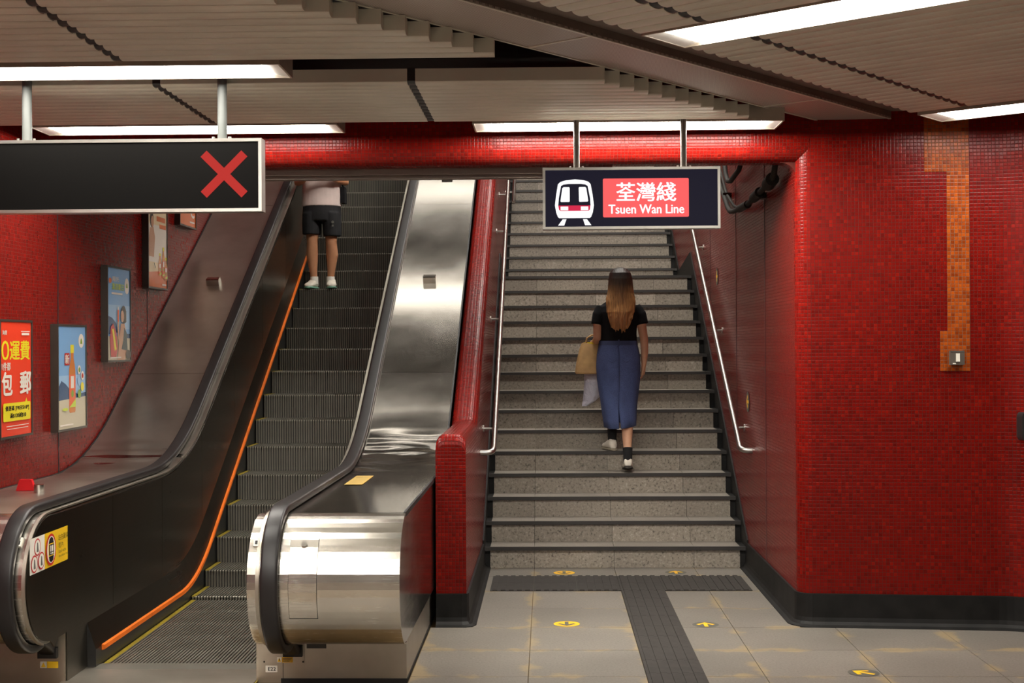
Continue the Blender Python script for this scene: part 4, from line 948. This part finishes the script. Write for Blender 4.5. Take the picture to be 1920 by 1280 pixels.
# hair
m = MB(); m.ell([(.632, 12.005, 2.408, .03, .04), (.632, 12.0, 2.395, .066, .082), (.633, 11.99, 2.36, .092, .112), (.634, 11.975, 2.31, .103, .112), (.634, 11.955, 2.25, .108, .100), (.634, 11.925, 2.18, .114, .078), (.632, 11.892, 2.11, .128, .054), (.629, 11.868, 2.04, .122, .042), (.626, 11.852, 1.97, .105, .032), (.624, 11.846, 1.91, .085, .024), (.622, 11.845, 1.875, .06, .014)], 30)
for q in range(34):
    u = random.uniform(-1, 1); x = .63 + u * .118; dl = random.uniform(-.035, .03); wv = random.uniform(-.012, .012); e = 1 - u * u
    m.tube([(.632 + u * .085, 11.94 - .025 * e, 2.27), (x, 11.90 - .035 * e, 2.14), (x - .012 * u + wv, 11.862 - .034 * e, 2.02), (.628 + u * .098 - wv, 11.845 - .026 * e, 1.94 + .04 * u * u + dl), (.626 + u * .082 + wv, 11.842 - .018 * e, 1.87 + .06 * u * u + dl)], [.012, .014, .013, .010, .003], 7)
remesh(m, .005, 'hair', 'hair_brown', wo, 1, .4)
# socks and sneakers
MB().tube([(.677, 11.768, .735), (.677, 11.770, .80), (.677, 11.785, .868)], [.039, .0385, .043], 14).build('sock', 'sock_black', wo)
MB().tube([(.560, 12.06, .88), (.560, 12.063, .94), (.560, 12.075, 1.005)], [.039, .0385, .043], 14).build('sock', 'sock_black', wo)
shoe(wo, (.677, 11.712, .700), (.683, 11.925, .664), 1, ('sneaker_white', 'sole_dark'), name='sneaker')
shoe(wo, (.572, 12.00, .826), (.505, 12.225, .826), 1, ('sneaker_white', 'sole_grey'), name='sneaker')
# tote bag on the forearm
plain('kraft', srgb(186, 150, 100), .75, var=.08, vs=14, bumpy=.2); plain('tote_lining', srgb(214, 188, 30), .7, var=0)
bg = thing('tote_bag', (.355, 12.08, 1.49), 'tan tote bag with yellow inside hanging on the arm of the climber', 'bag')
m = MB(); bs = [(.350, 12.08, 1.49, .100, .085), (.352, 12.08, 1.50, .112, .098), (.358, 12.08, 1.60, .104, .090), (.368, 12.08, 1.70, .090, .070), (.373, 12.08, 1.752, .080, .055)]
R = []
for x, y, z, rx, ry in bs:
    r_ = []
    for q in range(24):
        a = 2 * math.pi * q / 24; cc, ss = math.cos(a), math.sin(a)
        r_.append((x + rx * math.copysign(abs(cc) ** .45, cc) + .06 * (.5 if ss < 0 else -.5) * 0, y + ry * math.copysign(abs(ss) ** .45, ss), z + .010 * math.cos(a * 3) * (z > 1.7)))
    R.append(r_)
m.rings(R, cap=False); m.add([tuple(p) for p in R[0]], [tuple(range(24))[::-1]]); m.build('bag_body', 'kraft', bg, smooth=50)
MB().ell([(.373, 12.08, 1.735, .062, .042), (.374, 12.08, 1.765, .055, .035)], 20).build('bag_contents', 'tote_lining', bg)
for yy in (12.032, 12.128): MB().tube([(.330, yy, 1.72), (.345, yy, 1.80), (.385, yy, 1.826), (.425, yy, 1.826), (.432, yy, 1.80), (.424, yy, 1.72)], .007, 8).build('bag_handle', 'kraft', bg)
t = NT('plastic_white'); t.set(color=srgb(206, 206, 220), rough=.35, trans=.15); t.bump(t.noise(t.pos(), 22, 3), .6, .03)
pb = thing('plastic_bag', (.40, 12.10, 1.2), 'crumpled white plastic bag hanging below the tan tote bag', 'bag')
m = MB(); R = []
for z, x0, x1, ry in ((1.735, .425, .445, .012), (1.62, .385, .475, .030), (1.50, .325, .485, .045), (1.40, .325, .490, .050), (1.31, .315, .478, .045), (1.25, .308, .420, .030), (1.205, .305, .345, .012)):
    R.append([((x0 + x1) / 2 + (x1 - x0) / 2 * math.cos(2 * math.pi * q / 22) + .004 * math.sin(q * 2.3 + z * 30), 12.17 + ry * math.sin(2 * math.pi * q / 22) + .006 * math.sin(q * 1.7 + z * 40), z) for q in range(22)])
m.rings(R); m.build('bag_film', 'plastic_white', pb, smooth=60)

# --- man standing on the escalator, facing down
mn = thing('person', (-2.253, 13.86, 2.315), 'person in white t-shirt, black shorts and pale sneakers standing on the escalator', 'person')
zb = zs(SP_[9]) if False else 2.316
CX = -2.255; b = MB(); HM = (CX, 13.86, zb + 1.595)
head(b, HM, -1)
b.tube([(CX, 13.87, zb + 1.50), (CX, 13.875, zb + 1.40)], [.058, .064], 14)
b.ell([(CX, 13.875, zb + 1.43, .08, .06), (CX, 13.875, zb + 1.38, .185, .09), (CX, 13.87, zb + 1.28, .185, .105), (CX, 13.87, zb + 1.1, .16, .10), (CX, 13.87, zb + .95, .16, .10), (CX, 13.87, zb + .82, .17, .11)], 24)
for s in (-1, 1):
    sx = CX + s * .205
    b.tube([(CX + s * .18, 13.875, zb + 1.38), (sx + s * .02, 13.875, zb + 1.22), (sx + s * .03, 13.86, zb + 1.065), (sx - s * .03, 13.74, zb + 1.075), (sx - s * .10, 13.63, zb + 1.13)], [.055, .048, .042, .038, .027], 12)
    hand(b, (sx - s * .105, 13.62, zb + 1.135), (-s * .5, -.8, .35), (-s * .6, .3, .2), -s, .6)
    lx = CX + s * .083
    b.tube([(CX + s * .09, 13.87, zb + .86), (CX + s * .095, 13.86, zb + .62), (lx + s * .012, 13.855, zb + .47), (lx + s * .018, 13.875, zb + .34), (lx + s * .006, 13.88, zb + .16), (lx, 13.885, zb + .08)], [.085, .072, .056, .060, .037, .035], 14)
body = remesh(b, .0075, 'body', 'skin_b', mn, 5); face_bits(HM, -1, body)
m = MB(); m.ell([(CX, 13.875, zb + 1.445, .10, .075), (CX, 13.875, zb + 1.40, .195, .10), (CX, 13.87, zb + 1.28, .205, .122), (CX, 13.87, zb + 1.08, .195, .125), (CX, 13.87, zb + .92, .195, .13), (CX, 13.87, zb + .825, .196, .132)], 26)
for s in (-1, 1): m.tube([(CX + s * .175, 13.875, zb + 1.385), (CX + s * .235, 13.875, zb + 1.24), (CX + s * .245, 13.872, zb + 1.18)], [.075, .072, .070], 14)
remesh(m, .008, 'tshirt', 'tee_white', mn, 4)
m = MB(); m.ell([(CX, 13.87, zb + .90, .17, .115), (CX, 13.87, zb + .84, .188, .128), (CX, 13.87, zb + .74, .198, .132), (CX, 13.87, zb + .68, .190, .128)], 26)
for s in (-1, 1): m.ell([(CX + s * .098, 13.868, zb + .76, .095, .120), (CX + s * .102, 13.862, zb + .66, .096, .110), (CX + s * .104, 13.86, zb + (.545 if s < 0 else .525), .090, .100)], 20)
remesh(m, .008, 'shorts', 'shorts_black', mn, 3)
m = MB().tube([(CX, 13.9, zb + 1.66), (CX, 13.9, zb + 1.67)], .05); m = MB(); m.ell([(HM[0], HM[1] + .03, HM[2] - .03, .070, .075), (HM[0], HM[1] + .022, HM[2] + .03, .083, .088), (HM[0], HM[1] + .012, HM[2] + .08, .080, .096), (HM[0], HM[1] + .006, HM[2] + .115, .055, .075), (HM[0], HM[1], HM[2] + .13, .02, .03)], 22); m.build('hair', 'hair_dark', mn, smooth=60)
for s in (-1, 1):
    lx = CX + s * .083
    MB().tube([(lx, 13.885, zb + .05), (lx, 13.885, zb + .125)], [.042, .040], 14).build('sock', 'sock_white', mn)
    shoe(mn, (lx + s * .0, 13.965, zb), (lx + s * .035, 13.705, zb), 1, ('sneaker_white', 'mint'), k=1.12, name='sneaker')
p = Print((CX + .10, 13.735, zb + .60), (1, 0, 0), (0, 0, 1)); p.disc(.03, .06, .014, 'print_grey'); p.rect(.020, .040, .015, .035, 'print_grey'); p.build('shorts_logo', mn)
sbg = thing('shoulder_bag', (CX + .21, 13.90, zb + .86), 'small black shoulder bag at the hip of the escalator rider', 'bag')
MB().box(CX + .195, CX + .235, 13.83, 13.98, zb + .86, zb + 1.02).build('bag_body', 'tee_black', sbg, smooth=0, bevel=.012)
MB().tube([(CX + .215, 13.90, zb + 1.01), (CX + .20, 13.76, zb + 1.12), (CX + .05, 13.735, zb + 1.30), (CX - .10, 13.80, zb + 1.44), (CX - .13, 13.90, zb + 1.46)], .010, 8).build('strap', 'tee_black', sbg)
